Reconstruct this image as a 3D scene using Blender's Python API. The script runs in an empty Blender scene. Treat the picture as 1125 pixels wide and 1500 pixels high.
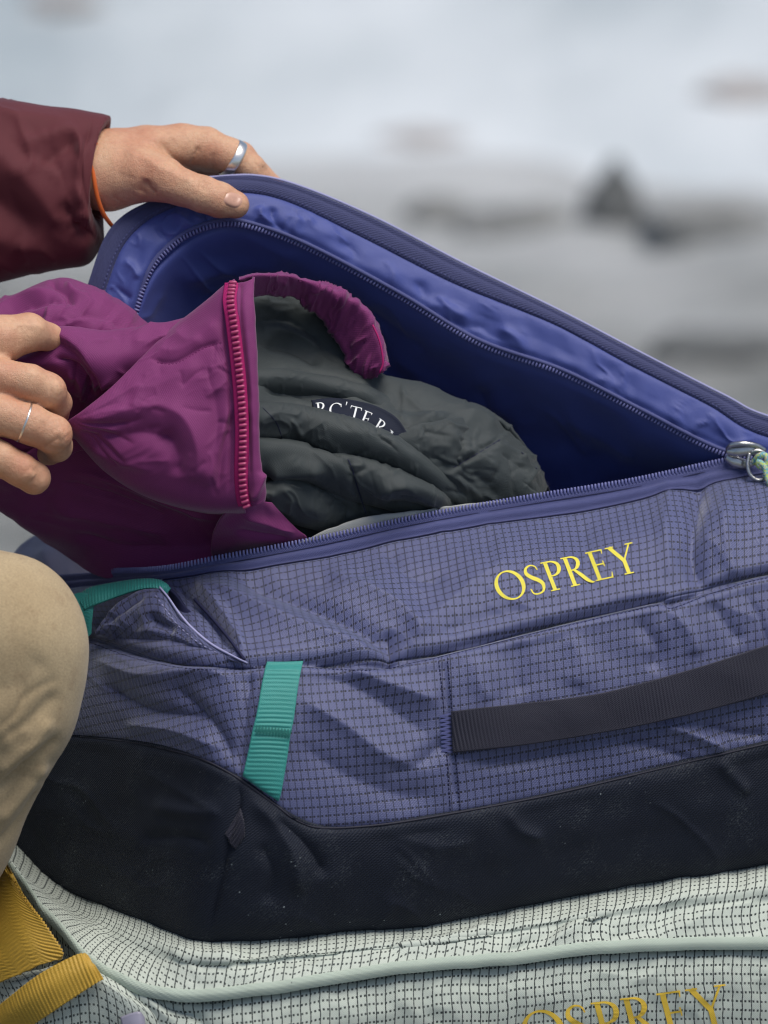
import bpy, math, random
import numpy as np
from mathutils import Vector

random.seed(3)
rng = np.random.default_rng(7)
# ------------------------------------------------------------------ camera, world, sun, exposure
S = 0.647 / 1500            # metres per photo pixel at the focus plane
D0 = 3.2                    # focus distance
PITCH = math.radians(18)
CX, CY = 562.5, 750.0
FWD = np.array([0, math.cos(PITCH), -math.sin(PITCH)])
UPV = np.array([0, math.sin(PITCH), math.cos(PITCH)])
RGT = np.array([1.0, 0, 0])
CAM = -D0 * FWD
scene = bpy.context.scene
cam_d = bpy.data.cameras.new('camera')
cam = bpy.data.objects.new('camera', cam_d)
scene.collection.objects.link(cam)
cam.location = CAM
cam.rotation_euler = (math.pi / 2 - PITCH, 0, 0)
cam_d.sensor_fit = 'VERTICAL'
cam_d.sensor_height = 36
cam_d.sensor_width = 27
cam_d.lens = 36 * D0 / (1500 * S)
cam_d.clip_start = 0.05
cam_d.clip_end = 2000
cam_d.dof.use_dof = True
cam_d.dof.focus_distance = D0 - 0.01
cam_d.dof.aperture_fstop = 6.0
cam_d.dof.aperture_blades = 0
scene.camera = cam

SUN_EL, SUN_AZ = 71.0, 122.0     # azimuth measured from +Y, clockwise (seen from above)
world = bpy.data.worlds.new('World')
scene.world = world
world.use_nodes = True
wn = world.node_tree
sky = wn.nodes.new('ShaderNodeTexSky')
sky.sky_type = 'NISHITA'
sky.sun_disc = False
sky.sun_elevation = math.radians(SUN_EL)
sky.sun_rotation = math.radians(SUN_AZ)
sky.air_density = 1.0
sky.dust_density = 2.0
sky.ozone_density = 1.0
bg = wn.nodes['Background']
bg.inputs['Strength'].default_value = 0.05
wn.links.new(sky.outputs[0], bg.inputs[0])
sun_d = bpy.data.lights.new('sun', 'SUN')
sun = bpy.data.objects.new('sun', sun_d)
scene.collection.objects.link(sun)
sun_d.energy = 1.5
sun_d.angle = math.radians(35)
sun_d.color = (1.0, 0.95, 0.88)
_az, _el = math.radians(SUN_AZ), math.radians(SUN_EL)
sdir = Vector((math.sin(_az) * math.cos(_el), math.cos(_az) * math.cos(_el), math.sin(_el)))
sun.rotation_euler = (-sdir).to_track_quat('-Z', 'Y').to_euler()
vs = scene.view_settings
vs.view_transform = 'Standard'
vs.look = 'None'
vs.exposure = 1.1
vs.gamma = 1
vs.use_curve_mapping = False
scene.cycles.max_bounces = 8
scene.cycles.filter_width = 1.1

# ------------------------------------------------------------------ helpers: space, noise, splines
def P(a):
    """(x, y, depth) in photo-pixel units -> world metres; depth runs away from the camera"""
    a = np.asarray(a, float)
    z = D0 + a[..., 2] * S
    k = S * z / D0
    x = (a[..., 0] - CX) * k
    y = -(a[..., 1] - CY) * k
    return CAM + z[..., None] * FWD + x[..., None] * RGT + y[..., None] * UPV

def _hash(ix, iy, iz, seed):
    h = (ix.astype(np.int64) * 374761393 + iy.astype(np.int64) * 668265263 + iz.astype(np.int64) * 2147483647 + seed * 974711) & 0xffffffff
    h = ((h ^ (h >> 13)) * 1274126177) & 0xffffffff
    return ((h ^ (h >> 16)) & 0xffff) / 32767.5 - 1.0

def vnoise(x, y, z=None, seed=0):
    x = np.asarray(x, float); y = np.asarray(y, float)
    z = np.zeros_like(x) if z is None else np.asarray(z, float)
    fx, fy, fz = np.floor(x), np.floor(y), np.floor(z)
    tx, ty, tz = x - fx, y - fy, z - fz
    tx, ty, tz = [t * t * t * (t * (t * 6 - 15) + 10) for t in (tx, ty, tz)]
    r = 0
    for i in (0, 1):
        for j in (0, 1):
            for k in (0, 1):
                w = (tx if i else 1 - tx) * (ty if j else 1 - ty) * (tz if k else 1 - tz)
                r = r + w * _hash(fx + i, fy + j, fz + k, seed)
    return r

def fbm(x, y, s, seed=0, octv=3, ang=0.0, st=1.0):
    c, q = math.cos(math.radians(ang)), math.sin(math.radians(ang))
    u, v = (x * c + y * q) / s / st, (-x * q + y * c) / s
    r, a = 0, 1.0
    for o in range(octv):
        r = r + a * vnoise(u, v, seed=seed + o)
        u, v, a = u * 2.03 + 5.1, v * 2.03 + 1.7, a * 0.5
    return r

def ridged(x, y, s, seed=0, ang=0.0, st=1.0, warp=0.6):
    wx = warp * s * vnoise(x / s / 1.3, y / s / 1.3, seed=seed + 50)
    wy = warp * s * vnoise(x / s / 1.3 + 9, y / s / 1.3, seed=seed + 51)
    n = fbm(x + wx, y + wy, s, seed, 2, ang, st)
    return 1 - 2.2 * np.sqrt(n * n + 0.01)

def wrinkle(x, y, s, seed=0, ang=0.0, st=2.5, fill=0.0):
    """crisp crease lines of a thin cloth, gathered in patches"""
    wx = 0.5 * s * vnoise(x / s / 1.6, y / s / 1.6, seed=seed + 60)
    wy = 0.5 * s * vnoise(x / s / 1.6 + 7, y / s / 1.6, seed=seed + 61)
    n = fbm(x + wx, y + wy, s, seed, 2, ang, st)
    m = fbm(x, y, s * 2.6, seed + 62, 2)
    e = np.exp(-np.abs(n) * 9) + 0.5 * np.exp(-(n * 3.2) ** 2)
    return e * np.clip(m * 2.2 + 0.35 + fill, 0, 1)

def cr(p, k):
    """Catmull-Rom along axis 0, k samples per interval"""
    p = np.asarray(p, float)
    n = len(p)
    a = np.concatenate([[2 * p[0] - p[1]], p, [2 * p[-1] - p[-2]]])
    out = []
    t = (np.arange(k) / k).reshape((-1,) + (1,) * (p.ndim - 1))
    for i in range(n - 1):
        p0, p1, p2, p3 = a[i], a[i + 1], a[i + 2], a[i + 3]
        out.append(0.5 * (2 * p1 + (p2 - p0) * t + (2 * p0 - 5 * p1 + 4 * p2 - p3) * t ** 2 + (3 * p1 - p0 - 3 * p2 + p3) * t ** 3))
    out.append(p[-1][None])
    return np.concatenate(out)

def grid(rows, ku, kv):
    a = cr(np.array(rows, float), ku)
    return np.swapaxes(cr(np.swapaxes(a, 0, 1), kv), 0, 1)

def curve(pts, step=4.0):
    c = cr(np.array(pts, float), 24)
    d = np.concatenate([[0], np.cumsum(np.linalg.norm(np.diff(c, axis=0), axis=1))])
    n = max(2, int(d[-1] / step))
    s = np.linspace(0, d[-1], n)
    return np.stack([np.interp(s, d, c[:, i]) for i in range(c.shape[1])], 1)

def gnormals(G):
    du = np.gradient(G, axis=1); dv = np.gradient(G, axis=0)
    n = np.cross(dv, du)
    n /= (np.linalg.norm(n, axis=2, keepdims=True) + 1e-9)
    return n

def pdist(X, Y, pts):
    """signed distance to a polyline and the parameter 0..1 along it"""
    c = curve(pts, 6.0) if len(pts) > 2 else np.array(pts, float)
    best = np.full(X.shape, 1e9); par = np.zeros(X.shape); sg = np.ones(X.shape)
    L = np.concatenate([[0], np.cumsum(np.linalg.norm(np.diff(c[:, :2], axis=0), axis=1))])
    for i in range(len(c) - 1):
        ax, ay = c[i, 0], c[i, 1]
        bx, by = c[i + 1, 0] - ax, c[i + 1, 1] - ay
        q = bx * bx + by * by + 1e-9
        t = np.clip(((X - ax) * bx + (Y - ay) * by) / q, 0, 1)
        dx, dy = X - ax - t * bx, Y - ay - t * by
        d = np.hypot(dx, dy)
        m = d < best
        best = np.where(m, d, best)
        par = np.where(m, (L[i] + t * math.sqrt(q)) / L[-1], par)
        sg = np.where(m, np.sign(bx * dy - by * dx), sg)
    return best, par, sg

def stroke_amp(X, Y, strokes):
    """each stroke: (kind, points, width, amplitude). g round fold, c sharp crease, s step (right side of travel lifted), t tapered fold"""
    A = np.zeros(X.shape)
    for k, pts, w, a in strokes:
        x0, x1 = min(p[0] for p in pts) - 4 * w, max(p[0] for p in pts) + 4 * w
        y0, y1 = min(p[1] for p in pts) - 4 * w, max(p[1] for p in pts) + 4 * w
        m = (X > x0) & (X < x1) & (Y > y0) & (Y < y1)
        if not m.any():
            continue
        d, t, sg = pdist(X[m], Y[m], [p[:2] for p in pts])
        tap = np.clip(np.minimum(t, 1 - t) * 5, 0, 1)
        tap = tap * tap * (3 - 2 * tap)
        if k == 'g':
            v = a * np.exp(-(d / w) ** 2)
        elif k == 't':
            v = a * (0.5 * np.exp(-(d / w) ** 2) + 0.5 * np.exp(-np.sqrt((d / w) ** 2 * 3.2 + 0.02) + 0.14)) * tap
        elif k == 'c':
            v = a * np.exp(-np.abs(d) / w)
        elif k == 'k':
            v = a * np.exp(-np.abs(d) / w) * tap
        elif k == 's':      # overlapping fold: sharp rise on one side of the line, long fall on the other
            v = a * np.where(sg > 0, np.exp(-(d / w) ** 2), np.exp(-(d / (w * .12)) ** 2)) * tap
        elif k == 'S':
            v = a * np.where(sg < 0, np.exp(-(d / w) ** 2), np.exp(-(d / (w * .12)) ** 2)) * tap
        A[m] += v
    return A

def sculpt(G, strokes=(), extra=None, edge=0):
    n = gnormals(G)
    A = stroke_amp(G[..., 0], G[..., 1], strokes)
    if extra is not None:
        A = A + extra
    if edge:
        i = np.arange(G.shape[0]); j = np.arange(G.shape[1])
        f = np.minimum(np.minimum(i, i[::-1])[:, None], np.minimum(j, j[::-1])[None]) / edge
        A = A * np.clip(f, 0, 1)
    return G + n * A[..., None]

def creases(n, x0, y0, x1, y1, ang, spread, lo, hi, w, amp, seed):
    g = np.random.default_rng(seed)
    out = []
    for _ in range(n):
        x, y = g.uniform(x0, x1), g.uniform(y0, y1)
        a = math.radians(ang + g.normal() * spread); L = g.uniform(lo, hi)
        b = a + g.normal() * 0.25
        m = (x + math.cos(a) * L * .5, y + math.sin(a) * L * .5)
        e = (m[0] + math.cos(b) * L * .5, m[1] + math.sin(b) * L * .5)
        out.append(('k', [(x, y), m, e], w * g.uniform(.7, 1.5), amp * g.uniform(.4, 1.2) * g.choice([-1, 1])))
    return out
def fan(n, c, a0, a1, r0, r1, w, amp, seed):
    g = np.random.default_rng(seed)
    out = []
    for i in range(n):
        a = math.radians(a0 + (a1 - a0) * (i + g.uniform(-.3, .3)) / max(1, n - 1))
        s0, s1 = r0 * g.uniform(.7, 1.4), r1 * g.uniform(.5, 1.1)
        b = a + g.normal() * 0.08
        out.append(('k', [(c[0] + math.cos(a) * s0, c[1] + math.sin(a) * s0), (c[0] + math.cos(b) * (s0 + s1) / 2, c[1] + math.sin(b) * (s0 + s1) / 2), (c[0] + math.cos(a) * s1, c[1] + math.sin(a) * s1)], w, amp * g.uniform(.5, 1.2) * (1 if i % 2 else -1)))
    return out

def arc_uv(G):
    u = np.concatenate([np.zeros((G.shape[0], 1)), np.cumsum(np.linalg.norm(np.diff(G, axis=1), axis=2), 1)], 1)
    v = np.concatenate([np.zeros((1, G.shape[1])), np.cumsum(np.linalg.norm(np.diff(G, axis=0), axis=2), 0)], 0)
    u = u - u[:, u.shape[1] // 2][:, None]
    return np.stack([u, v], -1)

# ------------------------------------------------------------------ helpers: objects
ROOT = {}
def link(o):
    scene.collection.objects.link(o); return o

def thing(name, label, cat, px, group=None):
    o = bpy.data.objects.new(name, None)
    link(o)
    o.empty_display_size = 0.05
    o.location = P(np.array(px, float))
    o['label'] = label; o['category'] = cat
    if group: o['group'] = group
    ROOT[o] = np.array(o.location)
    return o

def mesh(name, V, F, mat, parent=None, uv=None, smooth=True, label=None, kind=None, world_co=False, mats=None):
    W = np.asarray(V, float) if world_co else P(V)
    r = parent
    base = np.zeros(3)
    while r is not None:
        if r in ROOT:
            base = ROOT[r]; break
        r = r.parent
    me = bpy.data.meshes.new(name)
    F = np.asarray(F) if not isinstance(F, list) else F
    if isinstance(F, np.ndarray):
        n, k = F.shape
        me.vertices.add(len(W)); me.vertices.foreach_set('co', (W - base).astype(np.float32).ravel())
        me.loops.add(n * k); me.loops.foreach_set('vertex_index', F.astype(np.int32).ravel())
        me.polygons.add(n); me.polygons.foreach_set('loop_start', np.arange(0, n * k, k, dtype=np.int32))
        me.update(calc_edges=True)
    else:
        me.from_pydata((W - base).tolist(), [], F)
    me.validate()
    if uv is not None:
        l = me.uv_layers.new(name='UVMap')
        vi = np.zeros(len(me.loops), np.int32); me.loops.foreach_get('vertex_index', vi)
        l.data.foreach_set('uv', np.asarray(uv, np.float32).reshape(-1, 2)[vi].ravel())
    me.polygons.foreach_set('use_smooth', np.full(len(me.polygons), smooth))
    for m in (mats or [mat]):
        me.materials.append(m)
    me.update()
    o = bpy.data.objects.new(name, me); link(o)
    if parent is not None:
        o.parent = parent
    if label: o['label'] = label
    if kind: o['kind'] = kind
    return o

def gfaces(n, m, closed=False):
    i, j = np.meshgrid(np.arange(n - 1), np.arange(m if closed else m - 1), indexing='ij')
    j2 = (j + 1) % m
    return np.stack([i * m + j, (i + 1) * m + j, (i + 1) * m + j2, i * m + j2], -1).reshape(-1, 4)

def gmesh(name, G, mat, parent, uv=None, thick=0, closed=False, **kw):
    n, m = G.shape[:2]
    if uv is None: uv = arc_uv(G)
    o = mesh(name, G.reshape(-1, 3), gfaces(n, m, closed), mat, parent, uv.reshape(-1, 2), **kw)
    if thick:
        md = o.modifiers.new('thickness', 'SOLIDIFY')
        md.thickness = thick * S; md.offset = -1; md.use_even_offset = False
        if kw.get('mats') and len(kw['mats']) > 1:
            md.material_offset = 1
    return o

def tube(pts, r, nseg=10, step=4.0, flat=1.0):
    c = curve(pts, step)
    t = np.gradient(c, axis=0); t /= np.linalg.norm(t, axis=1, keepdims=True) + 1e-9
    up = np.array([0, 0, -1.0])
    a = np.cross(t, up); a /= np.linalg.norm(a, axis=1, keepdims=True) + 1e-9
    b = np.cross(a, t)
    th = np.linspace(0, 2 * math.pi, nseg, endpoint=False)
    rr = np.broadcast_to(np.asarray(r, float), (len(c),)) if np.ndim(r) == 0 else np.interp(np.linspace(0, 1, len(c)), np.linspace(0, 1, len(r)), r)
    G = c[:, None] + rr[:, None, None] * (a[:, None] * np.cos(th)[None, :, None] + flat * b[:, None] * np.sin(th)[None, :, None])
    F = gfaces(len(c), nseg, True)
    V = G.reshape(-1, 3)
    n = len(V)
    caps = []
    V = np.concatenate([V, c[:1], c[-1:]])
    for j in range(nseg):
        caps.append([n, j, (j + 1) % nseg, (j + 1) % nseg])
        k = (len(c) - 1) * nseg
        caps.append([n + 1, k + (j + 1) % nseg, k + j, k + j])
    F = [list(map(int, f)) for f in F] + [f[:3] for f in caps]
    return V, F

def tmesh(name, pts, r, mat, parent, **kw):
    a = {k: kw.pop(k) for k in ('nseg', 'step', 'flat') if k in kw}
    V, F = tube(pts, r, **a)
    return mesh(name, V, F, mat, parent, **kw)

def drape(surf, xy, off=0.0, k=6):
    """depth of a built surface under points of the photo plane"""
    V = surf.reshape(-1, 3)
    xy = np.asarray(xy, float).reshape(-1, 2)
    lo, hi = xy.min(0) - 40, xy.max(0) + 40
    V = V[(V[:, 0] > lo[0]) & (V[:, 0] < hi[0]) & (V[:, 1] > lo[1]) & (V[:, 1] < hi[1])]
    out = np.zeros(len(xy))
    for a in range(0, len(xy), 400):
        q = xy[a:a + 400]
        d = ((q[:, None] - V[None, :, :2]) ** 2).sum(2)
        ix = np.argpartition(d, k, axis=1)[:, :k]
        dd = np.take_along_axis(d, ix, 1)
        w = 1 / (dd + 0.5)
        out[a:a + 400] = (V[:, 2][ix] * w).sum(1) / w.sum(1)
    return np.concatenate([xy, (out + off)[:, None]], 1)

def quadstrip(corners, nu, nv):
    """corner rows (list of rows of xy or xyD) -> dense grid"""
    return grid(corners, nu, nv)

# ------------------------------------------------------------------ helpers: materials
def principled(name, rough=0.7, spec=0.3):
    m = bpy.data.materials.new(name); m.use_nodes = True
    b = m.node_tree.nodes['Principled BSDF']
    b.inputs['Roughness'].default_value = rough
    b.inputs['Specular IOR Level'].default_value = spec
    return m, m.node_tree, b

class NB:
    def __init__(s, nt): s.t = nt
    def n(s, typ, **kw):
        x = s.t.nodes.new(typ)
        for k, v in kw.items(): setattr(x, k, v)
        return x
    def put(s, sock, v):
        if isinstance(v, bpy.types.NodeSocket): s.t.links.new(v, sock)
        else: sock.default_value = v
    def m(s, op, a, b=0.0, c=0.0):
        x = s.n('ShaderNodeMath', operation=op)
        s.put(x.inputs[0], a); s.put(x.inputs[1], b); s.put(x.inputs[2], c)
        return x.outputs[0]
    def mix(s, f, a, b):
        x = s.n('ShaderNodeMix', data_type='RGBA')
        s.put(x.inputs[0], f)
        s.put(x.inputs[6], a if isinstance(a, bpy.types.NodeSocket) else (*a, 1)); s.put(x.inputs[7], b if isinstance(b, bpy.types.NodeSocket) else (*b, 1))
        return x.outputs[2]
    def noise(s, vec, scale, detail=3.0, rough=0.5):
        x = s.n('ShaderNodeTexNoise'); s.t.links.new(vec, x.inputs['Vector'])
        x.inputs['Scale'].default_value = scale; x.inputs['Detail'].default_value = detail; x.inputs['Roughness'].default_value = rough
        return x.outputs[0]
    def ramp(s, v, a, b, lo=0.0, hi=1.0):
        x = s.n('ShaderNodeMapRange'); s.put(x.inputs[0], v)
        for i, q in enumerate((a, b, lo, hi)): x.inputs[i + 1].default_value = q
        return x.outputs[0]
    def bump(s, h, strength, dist):
        x = s.n('ShaderNodeBump'); x.inputs['Strength'].default_value = strength; x.inputs['Distance'].default_value = dist
        s.t.links.new(h, x.inputs['Height']); return x.outputs[0]

def fabric(name, col, col2=None, rough=0.75, spec=0.25, sheen=0.15, weave=3.2, weave_amt=0.12, big=90.0, big_amt=0.35, bump=0.25, ripstop=None,
           line=(0.012, 0.012, 0.03), twill=False, specks=0.0, cscale=4.0, crinkle=0.0):
    m, nt, b = principled(name, rough, spec); q = NB(nt)
    uv = q.n('ShaderNodeUVMap').outputs[0]
    sx = q.n('ShaderNodeSeparateXYZ'); nt.links.new(uv, sx.inputs[0]); U, V = sx.outputs[0], sx.outputs[1]
    col2 = col2 or tuple(c * 0.72 for c in col)
    nb = q.noise(uv, 1 / big, 4.0, 0.6)
    c = q.mix(q.m('MULTIPLY', q.ramp(nb, 0.35, 0.65), big_amt), col, col2)
    # thread grain
    if twill:
        d = q.m('ADD', q.m('MULTIPLY', U, 0.8), V)
        w1 = q.m('SINE', q.m('MULTIPLY', d, 2 * math.pi / (weave * 1.5)))
        w2 = q.m('SINE', q.m('MULTIPLY', q.m('SUBTRACT', U, q.m('MULTIPLY', V, 0.5)), 2 * math.pi / (weave * 1.7)))
        wv = q.m('MULTIPLY', w1, q.m('ADD', q.m('MULTIPLY', w2, 0.4), 0.8))
    else:
        wv = q.m('MULTIPLY', q.m('SINE', q.m('MULTIPLY', U, 2 * math.pi / weave)), q.m('SINE', q.m('MULTIPLY', V, 2 * math.pi / weave)))
    grain = q.noise(uv, 0.55, 2.0, 0.6)
    wv = q.m('ADD', q.m('MULTIPLY', wv, 0.5), q.m('MULTIPLY', q.m('SUBTRACT', grain, 0.5), 1.6))
    hsv = q.n('ShaderNodeHueSaturation'); nt.links.new(c, hsv.inputs['Color'])
    q.put(hsv.inputs['Value'], q.m('ADD', 1.0, q.m('MULTIPLY', wv, weave_amt)))
    c = hsv.outputs[0]
    hgt = q.m('MULTIPLY', wv, 0.5)
    if ripstop:
        pu, pv, dot, lw, s_dot, s_line = ripstop
        wob = q.m('MULTIPLY', q.m('SUBTRACT', q.noise(uv, 0.012, 2.0), 0.5), 3.0)
        U2, V2 = q.m('ADD', U, wob), q.m('ADD', V, wob)
        fv = q.m('ABSOLUTE', q.m('SUBTRACT', q.m('FRACT', q.m('DIVIDE', V2, pv)), 0.5))
        fu = q.m('ABSOLUTE', q.m('SUBTRACT', q.m('FRACT', q.m('DIVIDE', U2, pu)), 0.5))
        fd = q.m('ABSOLUTE', q.m('SUBTRACT', q.m('FRACT', q.m('DIVIDE', U2, dot)), 0.5))
        fdv = q.m('ABSOLUTE', q.m('SUBTRACT', q.m('FRACT', q.m('DIVIDE', V2, dot)), 0.5))
        hl = q.ramp(fv, lw / pv * 0.46, lw / pv * 0.26)
        vl = q.ramp(fu, lw / pu * 0.30, lw / pu * 0.12)
        hd = q.m('MULTIPLY', hl, q.ramp(fd, 0.30, 0.20))
        vd = q.m('MULTIPLY', vl, q.m('ADD', s_line, q.m('MULTIPLY', q.ramp(fdv, 0.36, 0.26), 0.25)))
        node = q.m('MULTIPLY', hl, vl)
        msk = q.m('MINIMUM', q.m('MAXIMUM', q.m('MAXIMUM', q.m('MULTIPLY', hd, s_dot), vd), node), 1.0)
        var = q.ramp(q.noise(uv, 0.03, 3.0, 0.7), 0.3, 0.7, 0.8, 1.0)
        msk = q.m('MULTIPLY', msk, var)
        c = q.mix(msk, c, line)
        hgt = q.m('SUBTRACT', hgt, q.m('MULTIPLY', msk, 0.8))
    if specks:
        vo = q.n('ShaderNodeTexVoronoi'); nt.links.new(uv, vo.inputs['Vector']); vo.inputs['Scale'].default_value = 0.06
        sp = q.ramp(vo.outputs['Distance'], 0.10, 0.03)
        mk = q.ramp(q.noise(uv, 0.006, 3.0, 0.6), 0.5, 0.68)
        dust = q.m('MULTIPLY', q.ramp(q.noise(uv, 0.22, 5.0, 0.85), 0.5, 0.72), q.ramp(q.noise(uv, 0.012, 4.0, 0.65), 0.5, 0.75))
        c = q.mix(q.m('MINIMUM', q.m('ADD', q.m('MULTIPLY', q.m('MULTIPLY', sp, mk), specks), q.m('MULTIPLY', dust, 0.3 * specks)), 1.0), c, (0.45, 0.5, 0.5))
    if crinkle:
        k = q.noise(uv, 1 / cscale / 4, 4.0, 0.65)
        hgt = q.m('ADD', hgt, q.m('MULTIPLY', k, crinkle))
    nt.links.new(c, b.inputs['Base Color'])
    nt.links.new(q.bump(hgt, bump, 0.0012), b.inputs['Normal'])
    b.inputs['Sheen Weight'].default_value = sheen
    b.inputs['Sheen Roughness'].default_value = 0.4
    return m

def plain(name, col, rough=0.5, spec=0.5, metal=0.0, var=0.15, scale=60.0, bump=0.1):
    m, nt, b = principled(name, rough, spec); q = NB(nt)
    oc = q.n('ShaderNodeTexCoord').outputs['Object']
    n = q.noise(oc, scale, 4.0, 0.6)
    nt.links.new(q.mix(q.m('MULTIPLY', q.ramp(n, 0.3, 0.7), 1.0), col, tuple(c * (1 - var) for c in col)), b.inputs['Base Color'])
    b.inputs['Metallic'].default_value = metal
    if bump: nt.links.new(q.bump(n, bump, 0.002), b.inputs['Normal'])
    return m

RIP_P = (0.086, 0.096, 0.202)
M = {}
M['ripstop'] = fabric('purple ripstop', RIP_P, (0.062, 0.072, 0.170), rough=0.48, spec=0.45, sheen=0.4, ripstop=(12.6, 14.0, 6.3, 4.5, 1.0, 0.62), line=(0.006, 0.006, 0.016), twill=True, weave=2.6, weave_amt=0.22, bump=0.35)
M['base'] = fabric('dark coated base', (0.011, 0.0145, 0.026), (0.0075, 0.0095, 0.017), rough=0.62, spec=0.2, sheen=0.03, weave=3.4, weave_amt=0.6, twill=True, specks=1.0, bump=0.5)
M['lining'] = fabric('blue satin lining', (0.056, 0.076, 0.27), (0.042, 0.059, 0.215), rough=0.52, spec=0.35, sheen=0.2, weave=2.4, weave_amt=0.2, bump=0.2)
M['binding'] = fabric('navy binding tape', (0.058, 0.064, 0.145), rough=0.75, spec=0.15, twill=True, weave=3.0, weave_amt=0.3, bump=0.5)
M['tape'] = fabric('blue zip tape', (0.085, 0.094, 0.225), rough=0.75, spec=0.15, weave=2.8, weave_amt=0.35, bump=0.8)
M['coil'] = plain('blue zip coil', (0.16, 0.17, 0.38), 0.45, 0.5, bump=0)
M['thread'] = plain('navy thread', (0.02, 0.022, 0.06), 0.8, 0.2)
M['paleedge'] = fabric('lavender edge fabric', (0.34, 0.34, 0.55), rough=0.7)
M['lavender'] = fabric('lit lavender bag fabric', (0.22, 0.22, 0.31), rough=0.7)  # paler copy of the bag's purple, the light on it mixed into the colour
M['innergrey'] = fabric('grey inner facing', (0.36, 0.37, 0.36), rough=0.85, weave_amt=0.2)
M['teal'] = fabric('teal webbing', (0.032, 0.255, 0.225), (0.027, 0.21, 0.185), rough=0.5, spec=0.4, weave=3, weave_amt=0.2, bump=0.3)
M['webbing'] = fabric('charcoal webbing', (0.021, 0.021, 0.035), rough=0.6, weave=3, weave_amt=0.3, bump=0.4)
M['yellowprint'] = fabric('yellow print', (0.72, 0.63, 0.075), (0.62, 0.54, 0.06), rough=0.6, weave=3, weave_amt=0.12, big=12, big_amt=0.5, bump=0.2, sheen=0)
M['magenta'] = fabric('magenta shell', (0.185, 0.031, 0.128), (0.135, 0.023, 0.094), rough=0.68, spec=0.22, sheen=0.2, weave=3.0, weave_amt=0.4, bump=0.25)
M['ziptape_red'] = fabric('crimson zip tape', (0.36, 0.012, 0.12), rough=0.7, weave=3, weave_amt=0.25, bump=0.4, sheen=0)
M['tooth_red'] = plain('pink plastic teeth', (0.43, 0.055, 0.155), 0.4, 0.5, bump=0)
M['greynylon'] = fabric('dark grey nylon', (0.038, 0.047, 0.048), (0.029, 0.036, 0.037), rough=0.56, spec=0.35, sheen=0.12, weave=2.6, weave_amt=0.25, bump=0.35, crinkle=0.3)
M['navypatch'] = fabric('navy label cloth', (0.005, 0.009, 0.024), rough=0.7, sheen=0)
M['whiteprint'] = plain('white embroidery', (0.8, 0.82, 0.82), 0.7, 0.2)
M['maroon'] = fabric('maroon shell', (0.105, 0.024, 0.030), (0.085, 0.018, 0.023), rough=0.7, spec=0.2, sheen=0.15, weave=2.6, weave_amt=0.3, bump=0.2)
M['orange'] = fabric('orange cord', (0.55, 0.11, 0.02), rough=0.7)
M['green'] = fabric('pale green ripstop', (0.49, 0.535, 0.47), (0.43, 0.475, 0.42), rough=0.7, ripstop=(14.6, 13.4, 6.5, 4.7, 1.0, 0.85), line=(0.012, 0.018, 0.02), weave_amt=0.06, bump=0.3)
M['piping'] = fabric('pale green binding', (0.44, 0.51, 0.43), rough=0.85, twill=True, weave=2.6, weave_amt=0.12, bump=0.3)
M['mustard'] = fabric('mustard webbing', (0.47, 0.285, 0.032), (0.40, 0.235, 0.028), rough=0.5, spec=0.4, weave_amt=0.2, bump=0.3)
M['mustardprint'] = fabric('mustard print', (0.80, 0.54, 0.065), rough=0.6, weave=3, weave_amt=0.12, bump=0.2, sheen=0)
M['plastic'] = plain('lavender grey plastic', (0.26, 0.25, 0.32), 0.4)
M['steel'] = plain('brushed steel', (0.55, 0.54, 0.52), 0.28, 0.5, 1.0, 0.2, 300)
M['silver'] = plain('silver', (0.88, 0.84, 0.78), 0.3, 0.5, 1.0, 0.05, 200, 0.0)
def cordmat():
    m, nt, b = principled('flecked cord', 0.7); q = NB(nt)
    oc = q.n('ShaderNodeTexCoord').outputs['Object']
    n = q.noise(oc, 420, 1.0)
    c = q.mix(q.ramp(n, 0.42, 0.5), (0.45, 0.55, 0.16), (0.13, 0.36, 0.42))
    c = q.mix(q.ramp(n, 0.56, 0.6), c, (0.6, 0.52, 0.3))
    nt.links.new(c, b.inputs['Base Color']); nt.links.new(q.bump(n, 0.5, 0.001), b.inputs['Normal'])
    return m
M['cord'] = cordmat()

def skinmat(name):
    m, nt, b = principled(name, 0.5, 0.35); q = NB(nt)
    oc = q.n('ShaderNodeTexCoord').outputs['Object']
    n1 = q.noise(oc, 45, 4.0, 0.6); n2 = q.noise(oc, 400, 3.0, 0.6)
    c = q.mix(q.ramp(n1, 0.35, 0.68), (0.60, 0.36, 0.225), (0.52, 0.25, 0.155))
    c = q.mix(q.m('MULTIPLY', q.ramp(n2, 0.4, 0.7), 0.25), c, (0.36, 0.16, 0.085))
    nt.links.new(c, b.inputs['Base Color'])
    vo = q.n('ShaderNodeTexVoronoi'); nt.links.new(oc, vo.inputs['Vector']); vo.inputs['Scale'].default_value = 900
    vo.feature = 'DISTANCE_TO_EDGE'
    h = q.m('ADD', q.m('MULTIPLY', vo.outputs['Distance'], 0.7), n2)
    nt.links.new(q.bump(h, 0.6, 0.0008), b.inputs['Normal'])
    b.inputs['Subsurface Weight'].default_value = 0.12
    b.inputs['Subsurface Radius'].default_value = (0.006, 0.002, 0.001)
    b.inputs['Subsurface Scale'].default_value = 1.0
    return m
M['skin'] = skinmat('skin')
M['nail'] = plain('fingernail', (0.58, 0.33, 0.24), 0.3, 0.5, 0, 0.1, 100, 0.0)

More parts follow.
